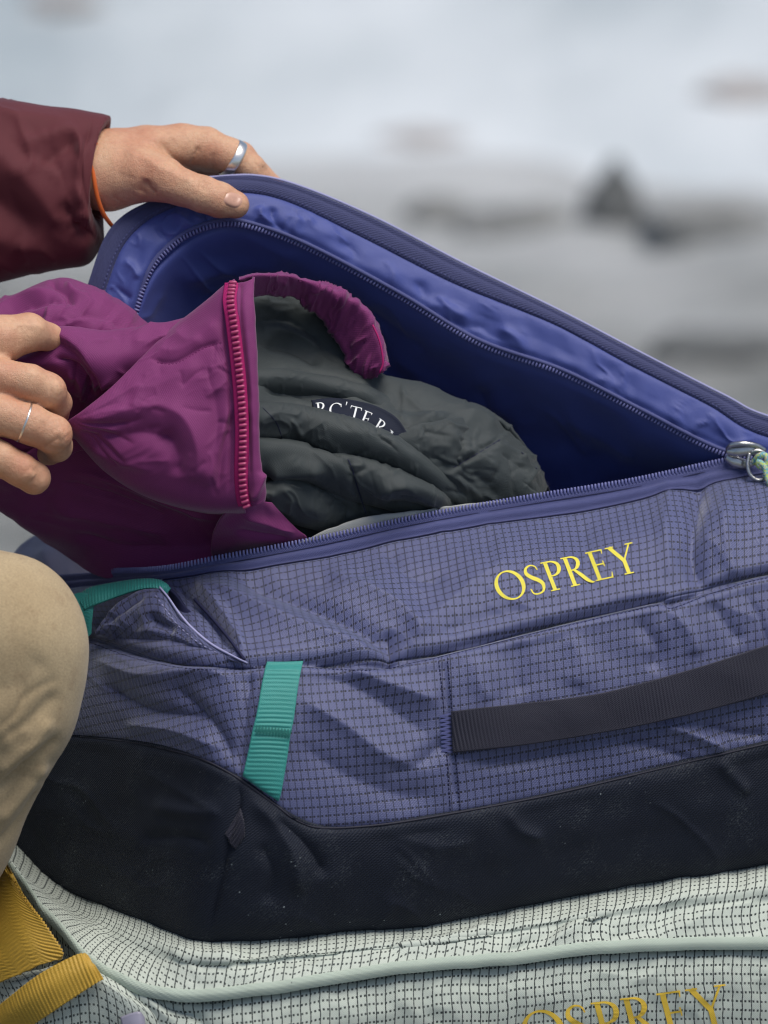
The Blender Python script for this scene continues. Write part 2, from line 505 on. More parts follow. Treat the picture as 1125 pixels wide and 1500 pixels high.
def khakimat():
    m, nt, b = principled('khaki cotton', 0.85, 0.2); q = NB(nt)
    oc = q.n('ShaderNodeTexCoord').outputs['Object']
    n1 = q.noise(oc, 14, 5.0, 0.65); n2 = q.noise(oc, 900, 2.0, 0.6); n3 = q.noise(oc, 40, 4.0, 0.7)
    c = q.mix(q.ramp(n1, 0.35, 0.7), (0.42, 0.325, 0.195), (0.33, 0.245, 0.14))
    c = q.mix(q.m('MULTIPLY', q.ramp(n3, 0.58, 0.8), 0.6), c, (0.17, 0.095, 0.05))
    hsv = q.n('ShaderNodeHueSaturation'); nt.links.new(c, hsv.inputs['Color'])
    q.put(hsv.inputs['Value'], q.ramp(n2, 0.3, 0.7, 0.84, 1.16))
    nt.links.new(hsv.outputs[0], b.inputs['Base Color'])
    nt.links.new(q.bump(n2, 0.3, 0.0008), b.inputs['Normal'])
    b.inputs['Sheen Weight'].default_value = 0.15
    return m
M['khaki'] = khakimat()

def rockmat(name, a, b2, scale=1.2, wash=False):
    m, nt, b = principled(name, 0.85, 0.3); q = NB(nt)
    oc = q.n('ShaderNodeTexCoord').outputs['Object']
    n = q.noise(oc, scale, 8.0, 0.65); n2 = q.noise(oc, scale * 9, 5.0, 0.7)
    c = q.mix(q.ramp(n, 0.35, 0.65), a, b2)
    c = q.mix(q.m('MULTIPLY', q.ramp(n2, 0.5, 0.75), 0.5), c, tuple(x * 0.5 for x in b2))
    if wash:        # foam left on the shingle by the surf
        sx = q.n('ShaderNodeSeparateXYZ'); nt.links.new(oc, sx.inputs[0])
        f_ = q.m('ADD', q.ramp(sx.outputs[1], 7.0, 11.0), q.m('MULTIPLY', q.m('SUBTRACT', q.noise(oc, 0.7, 4.0, 0.6), 0.5), 1.3))
        c = q.mix(q.ramp(f_, 0.2, 0.95), c, (0.5, 0.515, 0.52))
    nt.links.new(c, b.inputs['Base Color'])
    nt.links.new(q.bump(n2, 0.7, 0.05), b.inputs['Normal'])
    return m
M['shore'] = rockmat('grey shingle', (0.29, 0.295, 0.288), (0.14, 0.15, 0.145), 2.6, True)
M['ledge'] = rockmat('grey ledge rock', (0.30, 0.30, 0.29), (0.2, 0.2, 0.2), 5.0)
M['darkrock'] = rockmat('dark wet rock', (0.17, 0.178, 0.175), (0.12, 0.125, 0.125), 2.0)
M['midrock'] = rockmat('grey rock', (0.27, 0.275, 0.27), (0.19, 0.195, 0.19), 2.0)
M['brownrock'] = rockmat('brown grey rock', (0.46, 0.44, 0.43), (0.38, 0.36, 0.35), 2.0)

def watermat():
    m, nt, b = principled('pale sea water', 0.35, 0.5); q = NB(nt)
    oc = q.n('ShaderNodeTexCoord').outputs['Object']
    mp = q.n('ShaderNodeMapping'); nt.links.new(oc, mp.inputs[0]); mp.inputs['Scale'].default_value = (0.55, 0.16, 1)
    n = q.noise(mp.outputs[0], 1.0, 3.0, 0.55)
    mp2 = q.n('ShaderNodeMapping'); nt.links.new(oc, mp2.inputs[0]); mp2.inputs['Scale'].default_value = (2.2, 1.0, 1)
    n2 = q.noise(mp2.outputs[0], 1.0, 4.0, 0.6)
    c = q.mix(q.ramp(n, 0.35, 0.62), (0.34, 0.385, 0.40), (0.64, 0.67, 0.68))
    nt.links.new(c, b.inputs['Base Color'])
    nt.links.new(q.bump(n2, 0.6, 0.15), b.inputs['Normal'])
    return m
M['water'] = watermat()

# ------------------------------------------------------------------ setting: ledge, shore, sea
def shore_z(x, y):
    z = np.interp(y, [-8, 0.75, 1.1, 2.2, 4.0, 9.8, 13, 40], [-0.60, -0.60, -0.72, -1.5, -1.75, -2.5, -2.9, -4])
    far = np.clip((y - 0.9) / 3, 0, 1)
    return z + far * (0.10 * fbm(x, y, 1.6, 11, 4) + 0.12 * np.clip(fbm(x, y, 3.0, 21, 2), -1, 1)) + 0.012 * fbm(x, y, 0.25, 5, 3)

ys = np.concatenate([np.linspace(-6, 0.6, 50), np.linspace(0.65, 20, 200)])
xs = np.linspace(-14, 14, 240)
X, Y = np.meshgrid(xs, ys)
Gs = np.stack([X, Y, shore_z(X, Y)], -1)
nl = int(np.searchsorted(ys, 1.3))
mesh('rock_ledge', Gs[:nl + 1].reshape(-1, 3), gfaces(nl + 1, len(xs))[:, ::-1], M['darkrock'], kind='structure', world_co=True)  # unseen near ground, split off in dark rock to cut bounced light
mesh('shore', Gs[nl:].reshape(-1, 3), gfaces(len(ys) - nl, len(xs))[:, ::-1], M['shore'], kind='structure', world_co=True)
xs = np.linspace(-300, 300, 60); ys = np.concatenate([np.linspace(9, 40, 60), np.linspace(45, 900, 40)])
X, Y = np.meshgrid(xs, ys)
mesh('sea', np.stack([X, Y, np.full_like(X, -2.5)], -1).reshape(-1, 3), gfaces(len(ys), len(xs))[:, ::-1], M['water'], kind='structure', world_co=True)

def ground_at(px, py):
    d = FWD * D0 + RGT * (px - CX) * S - UPV * (py - CY) * S
    t = np.linspace(1.5, 20, 4000)
    p = CAM + t[:, None] * d
    h = np.maximum(shore_z(p[:, 0], p[:, 1]), -2.5)
    i = int(np.argmax(p[:, 2] < h))
    return p[i], t[i]

def boulder(px, py, w, h, mat, label, seed, group='boulders along the shore'):
    p, t = ground_at(px, py)
    k = S * t
    n, m2 = 22, 36
    th = np.linspace(0, math.pi, n); ph = np.linspace(0, 2 * math.pi, m2, endpoint=False)
    T, Q = np.meshgrid(th, ph, indexing='ij')
    d = np.stack([np.sin(T) * np.cos(Q), np.sin(T) * np.sin(Q), np.cos(T)], -1)
    r = 1 + 0.28 * vnoise(d[..., 0] * 1.7 + seed, d[..., 1] * 1.7, d[..., 2] * 1.7, seed) + 0.12 * vnoise(d[..., 0] * 4, d[..., 1] * 4 + seed, d[..., 2] * 4, seed + 1)
    V = d * r[..., None] * np.array([w * k / 2, w * k / 2.4, h * k])
    V[..., 2] = np.maximum(V[..., 2], -0.12 * h * k - 0.05)
    o = mesh('boulder', V.reshape(-1, 3), gfaces(n, m2, True), mat, world_co=True)
    o.location = p
    o['label'] = label; o['category'] = 'boulder'; o['group'] = group
boulder(898, 325, 105, 75, M['darkrock'], 'dark pointed boulder rising above the others at the water edge', 1)
boulder(1055, 515, 200, 24, M['darkrock'], 'low dark boulder on the shingle just above the raised lid at the right', 2)
boulder(760, 330, 180, 34, M['midrock'], 'broad grey boulder at the water edge left of the pointed one', 3)
boulder(1040, 335, 210, 40, M['midrock'], 'broad grey boulder at the water edge right of the pointed one', 4)
boulder(640, 320, 110, 28, M['midrock'], 'small low grey boulder nearest the ringed left hand', 6)
boulder(90, 12, 110, 22, M['brownrock'], 'brownish rock awash far out above the maroon sleeve', 7)
boulder(1085, 140, 120, 22, M['brownrock'], 'brownish rock awash far out at the upper right', 8)
boulder(615, 205, 130, 12, M['brownrock'], 'flat brownish rock awash beyond the raised lid', 9)
boulder(60, 560, 300, 120, M['midrock'], 'grey boulder behind the magenta jacket and the left arm', 10)

# ------------------------------------------------------------------ duffel bag
bag = thing('duffel_bag', 'open purple ripstop duffel bag with dark base and yellow lettering, on the pale green bag', 'duffel bag', (620, 1360, 150))
R0 = [(40, 870, 330), (140, 860, 200), (240, 850, 62), (330, 838, 22), (470, 815, 36), (620, 782, 66), (772, 758, 110), (932, 731, 155), (1088, 700, 205), (1270, 672, 265), (1430, 665, 400)]
R1 = [(10, 885, 300), (133, 890, 130), (258, 895, -15), (345, 895, -66), (478, 882, -60), (630, 856, -30), (788, 825, 10), (950, 793, 52), (1112, 757, 100), (1295, 735, 165), (1465, 730, 300)]
R2 = [(-20, 905, 290), (132, 932, 92), (250, 969, -92), (357, 973, -162), (480, 973, -145), (640, 957, -100), (800, 917, -50), (965, 880, 0), (1132, 838, 55), (1310, 815, 115), (1490, 800, 265)]
R3 = [(-30, 990, 290), (118, 1005, 80), (245, 1035, -112), (354, 1055, -192), (480, 1085, -168), (645, 1070, -120), (803, 1040, -70), (968, 1000, -20), (1135, 958, 40), (1315, 930, 105), (1500, 910, 265)]
R4 = [(-40, 1080, 300), (118, 1080, 80), (250, 1098, -112), (347, 1139, -192), (472, 1213, -168), (655, 1193, -112), (808, 1164, -62), (972, 1125, -8), (1138, 1086, 50), (1318, 1050, 115), (1500, 1030, 280)]
R5 = [(-50, 1165, 320), (98, 1190, 100), (220, 1235, -82), (327, 1262, -182), (470, 1300, -152), (648, 1280, -98), (806, 1247, -42), (970, 1210, 12), (1136, 1178, 70), (1318, 1140, 135), (1500, 1110, 300)]
R6 = [(-60, 1235, 350), (88, 1300, 150), (198, 1344, -20), (304, 1376, -122), (472, 1369, -92), (652, 1350, -40), (808, 1321, 16), (970, 1288, 72), (1136, 1263, 125), (1318, 1225, 190), (1490, 1190, 340)]
R7 = [(x, y - 35, d + 140) for x, y, d in R6]
KU, KV = 34, 44
B = grid([R0, R1, R2, R3, R4, R5, R6, R7], KU, KV)
SEAM1 = [(60, 915), (132, 934), (190, 955), (250, 969), (300, 974), (357, 973), (420, 970), (480, 973), (530, 975), (572, 972), (600, 965), (640, 957), (720, 937), (800, 917), (880, 898), (965, 880), (985, 884), (1050, 860), (1132, 838), (1300, 815)]
SEAM2 = [(40, 1078), (118, 1080), (190, 1088), (250, 1100), (300, 1115), (347, 1140), (400, 1178), (435, 1203), (475, 1214), (560, 1209), (655, 1194), (808, 1165), (972, 1126), (1138, 1087), (1300, 1052)]
bs = [
    ('c', SEAM1, 7, -11), ('g', [(p[0], p[1] + 12) for p in SEAM1], 9, 3.0), ('g', [(p[0], p[1] - 14) for p in SEAM1], 10, 3.0),
    # upper panel folds
    ('t', [(280, 850), (350, 880), (430, 915), (540, 955), (575, 972)], 26, 15),
    ('t', [(330, 845), (420, 868), (505, 905), (560, 945), (575, 975)], 20, -17),
    ('t', [(470, 835), (540, 860), (600, 900), (620, 950)], 24, 10),
    ('k', [(566, 920), (572, 950), (574, 985)], 12, -12),
    ('t', [(600, 965), (625, 915), (690, 860), (760, 810)], 28, 8),
    ('t', [(640, 930), (700, 905), (780, 890)], 16, -6),
    ('t', [(1030, 695), (1018, 750), (1016, 810), (1032, 875)], 17, -14),
    ('t', [(985, 705), (975, 770), (985, 860)], 20, 7), ('t', [(1070, 700), (1062, 770), (1075, 850)], 22, 8),
    ('t', [(860, 752), (855, 800), (870, 880)], 24, -5), ('t', [(700, 785), (720, 820), (700, 900)], 20, -4),
    ('t', [(560, 800), (600, 840), (660, 850)], 14, -5), ('t', [(400, 838), (470, 850), (560, 838)], 12, -5),
    ('t', [(250, 850), (300, 900), (345, 955)], 10, -10), ('t', [(285, 850), (330, 905), (362, 955)], 10, 8),
    # middle panel folds
    ('t', [(450, 985), (520, 1005), (590, 1050), (640, 1085)], 24, -7),
    ('t', [(500, 980), (590, 1010), (648, 1030)], 18, 9),
    ('t', [(430, 1020), (500, 1060), (570, 1110), (640, 1130)], 22, 9),
    ('t', [(430, 1080), (500, 1130), (590, 1165), (650, 1160)], 22, -5),
    ('t', [(560, 1130), (610, 1120), (660, 1080)], 16, -7),
    ('t', [(690, 960), (700, 1000), (720, 1030)], 18, 4), ('t', [(760, 935), (755, 980), (770, 1020)], 22, -5), ('t', [(830, 925), (850, 970), (840, 1010)], 24, 5),
    ('t', [(930, 905), (965, 950), (950, 985)], 18, -8), ('t', [(980, 895), (1010, 930), (1020, 965)], 16, 7), ('t', [(1040, 880), (1060, 910), (1090, 945)], 16, -6),
    ('t', [(960, 1060), (1010, 1075), (1070, 1100)], 12, 10), ('t', [(900, 1080), (960, 1095), (1020, 1115)], 12, -6), ('t', [(1020, 1060), (1080, 1075), (1130, 1075)], 10, -7),
    ('t', [(680, 1120), (760, 1115), (860, 1090)], 14, -5),
    ('k', [(648, 958), (655, 1040), (668, 1192)], 4, -6), ('k', [(1086, 862), (1110, 900), (1128, 960), (1135, 1085)], 4, -6),
    # left end panel folds
    ('t', [(130, 960), (210, 990), (300, 985), (350, 1000)], 18, 9), ('t', [(150, 1000), (220, 1040), (310, 1050)], 16, -9),
    ('t', [(250, 1000), (310, 1060), (345, 1120)], 16, -8), ('t', [(180, 1060), (260, 1070), (330, 1100)], 14, 7), ('k', [(368, 975), (358, 1060), (350, 1138)], 10, -9),
    # base folds
    ('c', SEAM2, 4, -5),
    ('k', [(347, 1140), (352, 1180), (330, 1262), (304, 1376)], 6, -7),
    ('t', [(360, 1165), (400, 1205), (430, 1260), (440, 1320)], 16, 7), ('t', [(400, 1195), (450, 1240), (480, 1290)], 14, -7), ('t', [(380, 1230), (400, 1280), (390, 1330)], 14, -5),
    ('t', [(740, 1185), (760, 1215), (800, 1230)], 12, 5), ('t', [(1050, 1112), (1075, 1140), (1100, 1165)], 12, 6), ('t', [(560, 1220), (640, 1240), (700, 1230)], 20, 4),
    ('t', [(220, 1180), (280, 1190), (330, 1190)], 14, 5), ('t', [(200, 1230), (270, 1225), (315, 1240)], 12, -4),
]
bs = [(k, p, w * .85, a * (1.15 if k == 't' else 1.2)) for k, p, w, a in bs]
bx, by = B[..., 0], B[..., 1]
lowm = np.clip((by - np.interp(bx, [p[0] for p in SEAM2], [p[1] for p in SEAM2])) / 20, 0, 1)
ex = (1 - lowm) * (4.5 * fbm(bx, by, 105, 31, 2, 20, 1.6) + 1.3 * wrinkle(bx, by, 60, 33, 28, 2.6)) + lowm * (3.5 * fbm(bx, by, 100, 41, 2) + 2.2 * wrinkle(bx, by, 60, 43, 40, 2.6))
UVB = arc_uv(B)
B = sculpt(B, bs, ex)
r2, r4 = 2 * KU, 4 * KU
gmesh('upper_panel', B[:r2 + 1], M['ripstop'], bag, UVB[:r2 + 1], thick=3)
gmesh('lower_panel', B[r2:r4 + 1], M['ripstop'], bag, UVB[r2:r4 + 1], thick=3)
bp = B[r4 - 1:].copy()
nb_ = gnormals(B)[r4 - 1:]
lift = np.exp(-np.arange(len(bp)) / 30)[:, None] * 3.0 + 0.6
bp = bp + nb_ * lift[..., None]
bp[0] = B[r4 - 1] + nb_[0] * 0.3 + np.array([0, -1.0, 0])
gmesh('base_panel', bp, M['base'], bag, UVB[r4 - 1:], thick=3, label='dark scuffed coated base panel')
# frayed pale edge along the base panel
e = drape(B, curve([(p[0], p[1] - 1, 0) for p in SEAM2 if 110 < p[0] < 1200], 3)[:, :2], -3.2)
tmesh('edge_piping', e, 1.6, M['webbing'], bag, nseg=6, step=4)

# stitched rows beside the seam
def stitches(name, line, surf, mat, parent, off=-1.0, ln=4.2, gap=7.0, r=0.9, label=None):
    c = curve([(p[0], p[1], 0) for p in line], 1.5)[:, :2]
    d = np.concatenate([[0], np.cumsum(np.linalg.norm(np.diff(c, axis=0), axis=1))])
    Vs, Fs, n = [], [], 0
    s = 0
    st = []
    while s + ln < d[-1]:
        a = [np.interp(s, d, c[:, i]) for i in (0, 1)]; b = [np.interp(s + ln, d, c[:, i]) for i in (0, 1)]
        st.append((a, b)); s += gap
    A = drape(surf, [q[0] for q in st], off); Bq = drape(surf, [q[1] for q in st], off)
    for a, b in zip(A, Bq):
        t = b - a; t /= np.linalg.norm(t) + 1e-9
        u = np.array([-t[1], t[0], 0]) * r
        w = np.array([0, 0, -r])
        mid = (a + b) / 2 + w * 0.8
        pts = [a + u, a - u, mid + u, mid - u, b + u, b - u, mid + w]
        Vs += pts
        k = n
        Fs += [[k, k + 1, k + 3, k + 6], [k, k + 6, k + 2], [k + 2, k + 6, k + 5, k + 4], [k + 6, k + 3, k + 5]]
        n += 7
    return mesh(name, np.array(Vs), Fs, mat, parent, kind='stuff', label=label)
stitches('stitching', [(p[0], p[1] + 7) for p in SEAM1 if p[0] > 100], B, M['thread'], bag, ln=4, gap=6)
stitches('stitching', [(655, 962), (662, 1040), (674, 1190)], B, M['thread'], bag, ln=4, gap=6)
stitches('stitching', [(642, 962), (650, 1040), (660, 1192)], B, M['thread'], bag, ln=4, gap=6)

# zip tape and coil on the front opening
T0 = [(40, 845, 350), (140, 838, 215), (236, 834, 76), (325, 817, 36), (462, 791, 50), (612, 758, 80), (766, 731, 125), (926, 705, 170), (1080, 672, 220), (1262, 640, 285), (1425, 630, 420)]
kt = KV
t0 = cr(np.array(T0, float), kt); b0 = B[0] + np.array([0, 3, -1.5])
k_ = np.linspace(0, 1, 15)[:, None, None]
ZT = t0[None] * (1 - k_) + b0[None] * k_
prof = np.array([0, 2.2, 2.6, 1.5, -0.5, -2.2, -0.5, 2.0, 2.6, 2.0, -0.5, -2.5, -1.0, 1.2, 1.8])
ZT = ZT + gnormals(ZT) * prof[:, None, None] * 0.7
zp = gmesh('zip_tape', ZT, M['tape'], bag, thick=3)
tmesh('stitch_shadow_line', (B[0] + np.array([0, 0.5, -3.0]))[2 * KV::4], 1.1, M['thread'], zp, nseg=6)  # dark tube: stitching together with the shadow along the fabric edge
def coil(name, line, length, w, h, spacing, mat, parent, tilt=0.0, side=(0, -1, 0), kind='stuff', ret=False):
    c = curve(line, spacing)
    t = np.gradient(c, axis=0); t /= np.linalg.norm(t, axis=1, keepdims=True)
    sd = np.tile(np.array(side, float), (len(c), 1)) if np.ndim(side) == 1 else side
    sd = sd - (sd * t).sum(1)[:, None] * t; sd /= np.linalg.norm(sd, axis=1, keepdims=True)
    nn = np.cross(t, sd); nn *= np.where(nn[:, 2:] > 0, -1, 1)
    prof2 = [(-1, 0), (-.75, .7), (0, 1), (.75, .7), (1, 0)]
    Vs, Fs, n = [], [], 0
    for i in range(len(c)):
        s_ = sd[i] + tilt * t[i]
        for l in (-.5, -.38, .38, .5):
            q = 0.55 if abs(l) == .5 else 1.0
            for a, b in prof2:
                Vs.append(c[i] + s_ * l * length + t[i] * a * w * .5 * q + nn[i] * b * h * q)
        for r_ in range(3):
            for j in range(4):
                k = n + r_ * 5 + j
                Fs.append([k, k + 1, k + 6, k + 5])
        Fs.append([n + 4, n + 3, n + 2, n + 1, n]); Fs.append([n + 15, n + 16, n + 17, n + 18, n + 19])
        n += 20
    return mesh(name, np.array(Vs), Fs, mat, parent, kind=kind)
tl = [(p[0], p[1] - 1, p[2] - 2.5) for p in T0[1:-1]]
coil('zip_coil', tl, 9, 3.6, 3.2, 5.2, M['coil'], zp, tilt=0.1)
tmesh('stitch_shadow_line', [(p[0], p[1] + 9.5, p[2] - 4) for p in T0[2:-1]], 1.0, M['thread'], zp, nseg=6)  # dark tube: stitching drawn with its shadow on the tape
# pale grey facing just behind the zip
fa = [(395, 812, 62), (430, 800, 62), (480, 776, 70), (540, 758, 84), (600, 751, 96), (660, 741, 112), (720, 735, 128), (790, 731, 148)]
fb = [(395, 822, 60), (430, 812, 58), (480, 800, 66), (540, 787, 78), (600, 775, 90), (660, 762, 104), (720, 750, 120), (790, 738, 142)]
_tx, _td = [p[0] for p in T0], [p[2] for p in T0]
fa = [(x, y, np.interp(x, _tx, _td) + 0) for x, y, d in fa]
fb = [(x, y, np.interp(x, _tx, _td) + 5) for x, y, d in fb]
Gf = grid([[(x, y + 2, d + 14) for x, y, d in fa], fa, fb, [(x, y + 20, d) for x, y, d in fb]], 6, 8)
gmesh('inner_facing', sculpt(Gf, [], 1.2 * fbm(Gf[..., 0], Gf[..., 1], 25, 61)), M['innergrey'], bag, thick=3, label='pale grey facing inside the opening')

# lettering ---------------------------------------------------------
def ring(cx, cy, rx, ry, thin, thick, a0=0.0, a1=360.0, tilt=12):
    a = np.radians(np.linspace(a0, a1, 40))
    w = thin + (thick - thin) * np.abs(np.cos(a - math.radians(tilt))) ** 1.6
    return [(cx + rx * math.cos(t), cy + ry * math.sin(t)) for t in a], list(w)
def sp(pts, w):
    c = cr(np.array([(*p, q) for p, q in zip(pts, w)], float), 8)
    return [tuple(p[:2]) for p in c], list(c[:, 2])
def ln(a, b, w, w2=None): return [a, ((a[0] + b[0]) / 2, (a[1] + b[1]) / 2), b], [w, (w + (w2 or w)) / 2, w2 or w]
GLY = {
    'O': (1.06, [ring(.5, .5, .42, .475, .045, .135)]),
    'C': (0.86, [ring(.5, .5, .42, .475, .045, .135, 50, 310), ln((.8, .93), (.8, .72), .05), ln((.8, .07), (.8, .24), .05)]),
    'S': (0.60, [sp([(.45, .80), (.40, .93), (.26, .985), (.10, .90), (.07, .74), (.20, .58), (.36, .46), (.46, .30), (.40, .09), (.22, .015), (.07, .06), (.03, .22)],
                    [.04, .045, .05, .08, .12, .135, .135, .12, .07, .05, .05, .05])]),
    'P': (0.66, [ln((.16, 0), (.16, .98), .125), ln((.02, .018), (.32, .018), .04), ln((.02, .98), (.2, .98), .04),
                 sp([(.16, .975), (.36, .96), (.51, .86), (.53, .71), (.46, .57), (.33, .50), (.20, .49)], [.045, .055, .10, .125, .10, .055, .04])]),
    'R': (0.82, [ln((.16, 0), (.16, .98), .125), ln((.02, .018), (.32, .018), .04), ln((.02, .98), (.2, .98), .04),
                 sp([(.16, .975), (.36, .96), (.49, .87), (.51, .74), (.44, .61), (.33, .54), (.20, .53)], [.045, .055, .10, .12, .10, .055, .04]),
                 sp([(.30, .54), (.46, .33), (.60, .12), (.72, .015), (.80, 0)], [.08, .12, .12, .07, .03])]),
    'E': (0.70, [ln((.16, 0), (.16, 1), .125), ln((.02, .022), (.58, .022), .045), ln((.02, .978), (.54, .978), .045), ln((.2, .52), (.46, .52), .045),
                 ln((.54, 1), (.52, .84), .05, .02), ln((.57, 0), (.62, .2), .06, .02), ln((.46, .62), (.46, .42), .035)]),
    'Y': (0.80, [ln((.10, .99), (.42, .46), .13), ln((.76, .99), (.42, .46), .05), ln((.42, 0), (.42, .50), .125), ln((.27, .018), (.58, .018), .04), ln((-.03, .98), (.24, .98), .04), ln((.62, .98), (.88, .98), .04)]),
    'T': (0.78, [ln((.38, 0), (.38, 1), .125), ln((.24, .018), (.53, .018), .04), ln((.02, .975), (.74, .975), .05), ln((.03, 1), (.02, .8), .06, .02), ln((.73, 1), (.74, .8), .06, .02)]),
    'A': (0.86, [ln((.12, 0), (.42, .98), .05), ln((.40, 1.0), (.74, 0), .13), ln((.22, .35), (.6, .35), .045), ln((0, .018), (.25, .018), .04), ln((.58, .018), (.9, .018), .04)]),
    "'": (0.22, [ln((.1, 1), (.07, .76), .09, .03)]),
}
def glyph_mesh(name, ch, frame, surf, mat, parent, off=-1.6):
    Vs, Fs, n = [], [], 0
    for si, (pts, w) in enumerate(GLY[ch][1]):
        c = np.array(pts, float); w = np.array(w)
        if len(c) == 3:
            tt = np.linspace(0, 1, 9)[:, None]
            c = c[0] * (1 - tt) + c[2] * tt; w = np.interp(tt[:, 0], [0, 1], [w[0], w[-1]])
        t = np.gradient(c, axis=0); t /= np.linalg.norm(t, axis=1, keepdims=True) + 1e-9
        nn = np.stack([-t[:, 1], t[:, 0]], 1)
        rows = [c + nn * (w * k / 2)[:, None] for k in (1, 0.33, -0.33, -1)]
        xy = np.array([[frame(*p) for p in r] for r in rows])
        g = drape(surf, xy.reshape(-1, 2), off - 0.22 * si).reshape(4, len(c), 3)
        f = gfaces(4, len(c)) + n
        v1 = (g[1] - g[0])[len(c) // 2]; v2 = np.gradient(g[0], axis=0)[len(c) // 2]
        if np.cross(v1, v2)[2] > 0: f = f[:, ::-1]
        Vs.append(g.reshape(-1, 3)); Fs.append(f); n += g.shape[0] * g.shape[1]
    V = np.concatenate(Vs); F = np.concatenate(Fs)
    return mesh(name, V, F, mat, parent, V[:, :2])
def word(txt, frame_of, surf, mat, parent, off=-0.8, name='letter'):
    x = 0
    for ch in txt:
        adv = GLY[ch][0]
        x0 = x
        glyph_mesh(name, ch, (lambda u, v, x0=x0: frame_of(x0 + u, v)), surf, mat, parent, off)
        x += adv
def fr1(u, v):
    s = 45.0
    bx_, by_ = 733 + u * s * .985, 883 - u * s * .222
    return bx_ - v * s * .36 + 0, by_ - v * s * .93
word('OSPREY', fr1, B, M['yellowprint'], bag)

# webbing -----------------------------------------------------------
def webbing(name, rows, surf, mat, parent, bulge=0.0, pitch=7.0, along='v', off=-3.0, amp=1.0, ku=24, kv=10, thick=3, label=None):
    """rows: xy rows across the strap; ribs run across the strap"""
    G = grid([[(x, y, 0) for x, y in r] for r in rows], ku, kv)
    n, m = G.shape[:2]
    if surf is not None:
        c = drape(surf, G[..., :2].reshape(-1, 2), off).reshape(n, m, 3)
        # straps are stiff: low-pass the depth
        d = c[..., 2]
        for _ in range(30):
            d = np.pad(d, 1, mode='edge'); d = (d[:-2, 1:-1] + d[2:, 1:-1] + d[1:-1, :-2] + d[1:-1, 2:] + 2 * d[1:-1, 1:-1]) / 6
        c[..., 2] = np.minimum(d, c[..., 2] + 1) if bulge < 10 else d - 4
        G = c
    uv = arc_uv(G)
    s = uv[..., 1] if along == 'v' else uv[..., 0]
    t = np.linspace(0, 1, n if along == 'v' else m)
    bb = bulge * np.sin(math.pi * t) ** 0.7
    bb = bb[:, None] if along == 'v' else bb[None]
    rib = amp * (np.abs(np.sin(math.pi * s / pitch)) - 0.5)
    w = np.linspace(-1, 1, m if along == 'v' else n)
    ed = 1 - np.abs(w) ** 8
    rib = rib * (ed[None] if along == 'v' else ed[:, None])
    G = G + gnormals(G) * (bb + rib)[..., None]
    return gmesh(name, G, mat, parent, uv, thick=thick, label=label), G
ts, tsG = webbing('side_strap', [[(391, 969), (417, 969), (444, 968)], [(384, 1000), (409, 1001), (437, 1003)], [(376, 1045), (401, 1048), (430, 1052)], [(370, 1070), (395, 1073), (425, 1077)],
                         [(364, 1100), (389, 1106), (420, 1112)], [(357, 1130), (383, 1146), (412, 1160)], [(355, 1137), (381, 1156), (408, 1174)]], B, M['teal'], bag, bulge=7, pitch=6.6, ku=26, kv=12, amp=1.5, label='teal ribbed webbing strap')
def bartack(name, a, b, h, surf, mat, parent, n=14, off=-2.5, rr=1.0):
    """zigzag of thread from a to b"""
    pts = []
    for i in range(n * 2 + 1):
        t = i / (n * 2)
        x, y = a[0] + (b[0] - a[0]) * t, a[1] + (b[1] - a[1]) * t
        q = h / 2 * (1 if i % 2 else -1)
        dx, dy = b[0] - a[0], b[1] - a[1]; L = math.hypot(dx, dy)
        pts.append((x - dy / L * q, y + dx / L * q))
    p = drape(surf, pts, off)
    V, F = [], []
    for i in range(len(p) - 1):
        t = p[i + 1] - p[i]; u = np.array([-t[1], t[0], 0]); u = u / (np.linalg.norm(u) + 1e-9) * rr
        k = len(V)
        V += [p[i] - u, p[i] + u, p[i + 1] + u, p[i + 1] - u, (p[i] + p[i + 1]) / 2 + np.array([0, 0, -1.2])]
        F += [[k, k + 1, k + 4], [k + 1, k + 2, k + 4], [k + 2, k + 3, k + 4], [k + 3, k, k + 4]]
    return mesh(name, np.array(V), F, mat, parent, kind='stuff')
M['tealthread'] = plain('dark teal thread', (0.02, 0.16, 0.14), 0.7, 0.3)
bartack('bar_tack', (375, 1068), (426, 1075), 13, tsG, M['tealthread'], ts, 11)
hd, hG = webbing('carry_handle', [[(661, 1042), (700, 1037), (760, 1031), (860, 1019), (930, 1003), (985, 988), (1060, 965), (1125, 943), (1240, 905), (1330, 885)],
                         [(662, 1072), (700, 1068), (760, 1061), (865, 1047), (935, 1032), (990, 1019), (1062, 998), (1126, 978), (1240, 940), (1330, 920)],
                         [(663, 1103), (700, 1099), (760, 1092), (870, 1075), (940, 1062), (995, 1050), (1064, 1032), (1127, 1014), (1240, 976), (1330, 955)]], B, M['webbing'], bag, bulge=16, pitch=5.4, along='h', ku=14, kv=40, amp=1.3, label='charcoal ribbed carry handle')
bartack('bar_tack', (652, 1046), (655, 1102), 16, B, M['tape'], bag, 9, rr=1.4)
# little dark loop on the corner seam
webbing('corner_loop', [[(352, 1184), (357, 1200), (359, 1224)], [(341, 1203), (348, 1219), (352, 1235)], [(329, 1222), (337, 1234), (345, 1244)]], B, M['webbing'], bag, bulge=5, pitch=5.0, along='h', ku=10, kv=20, amp=1.8)
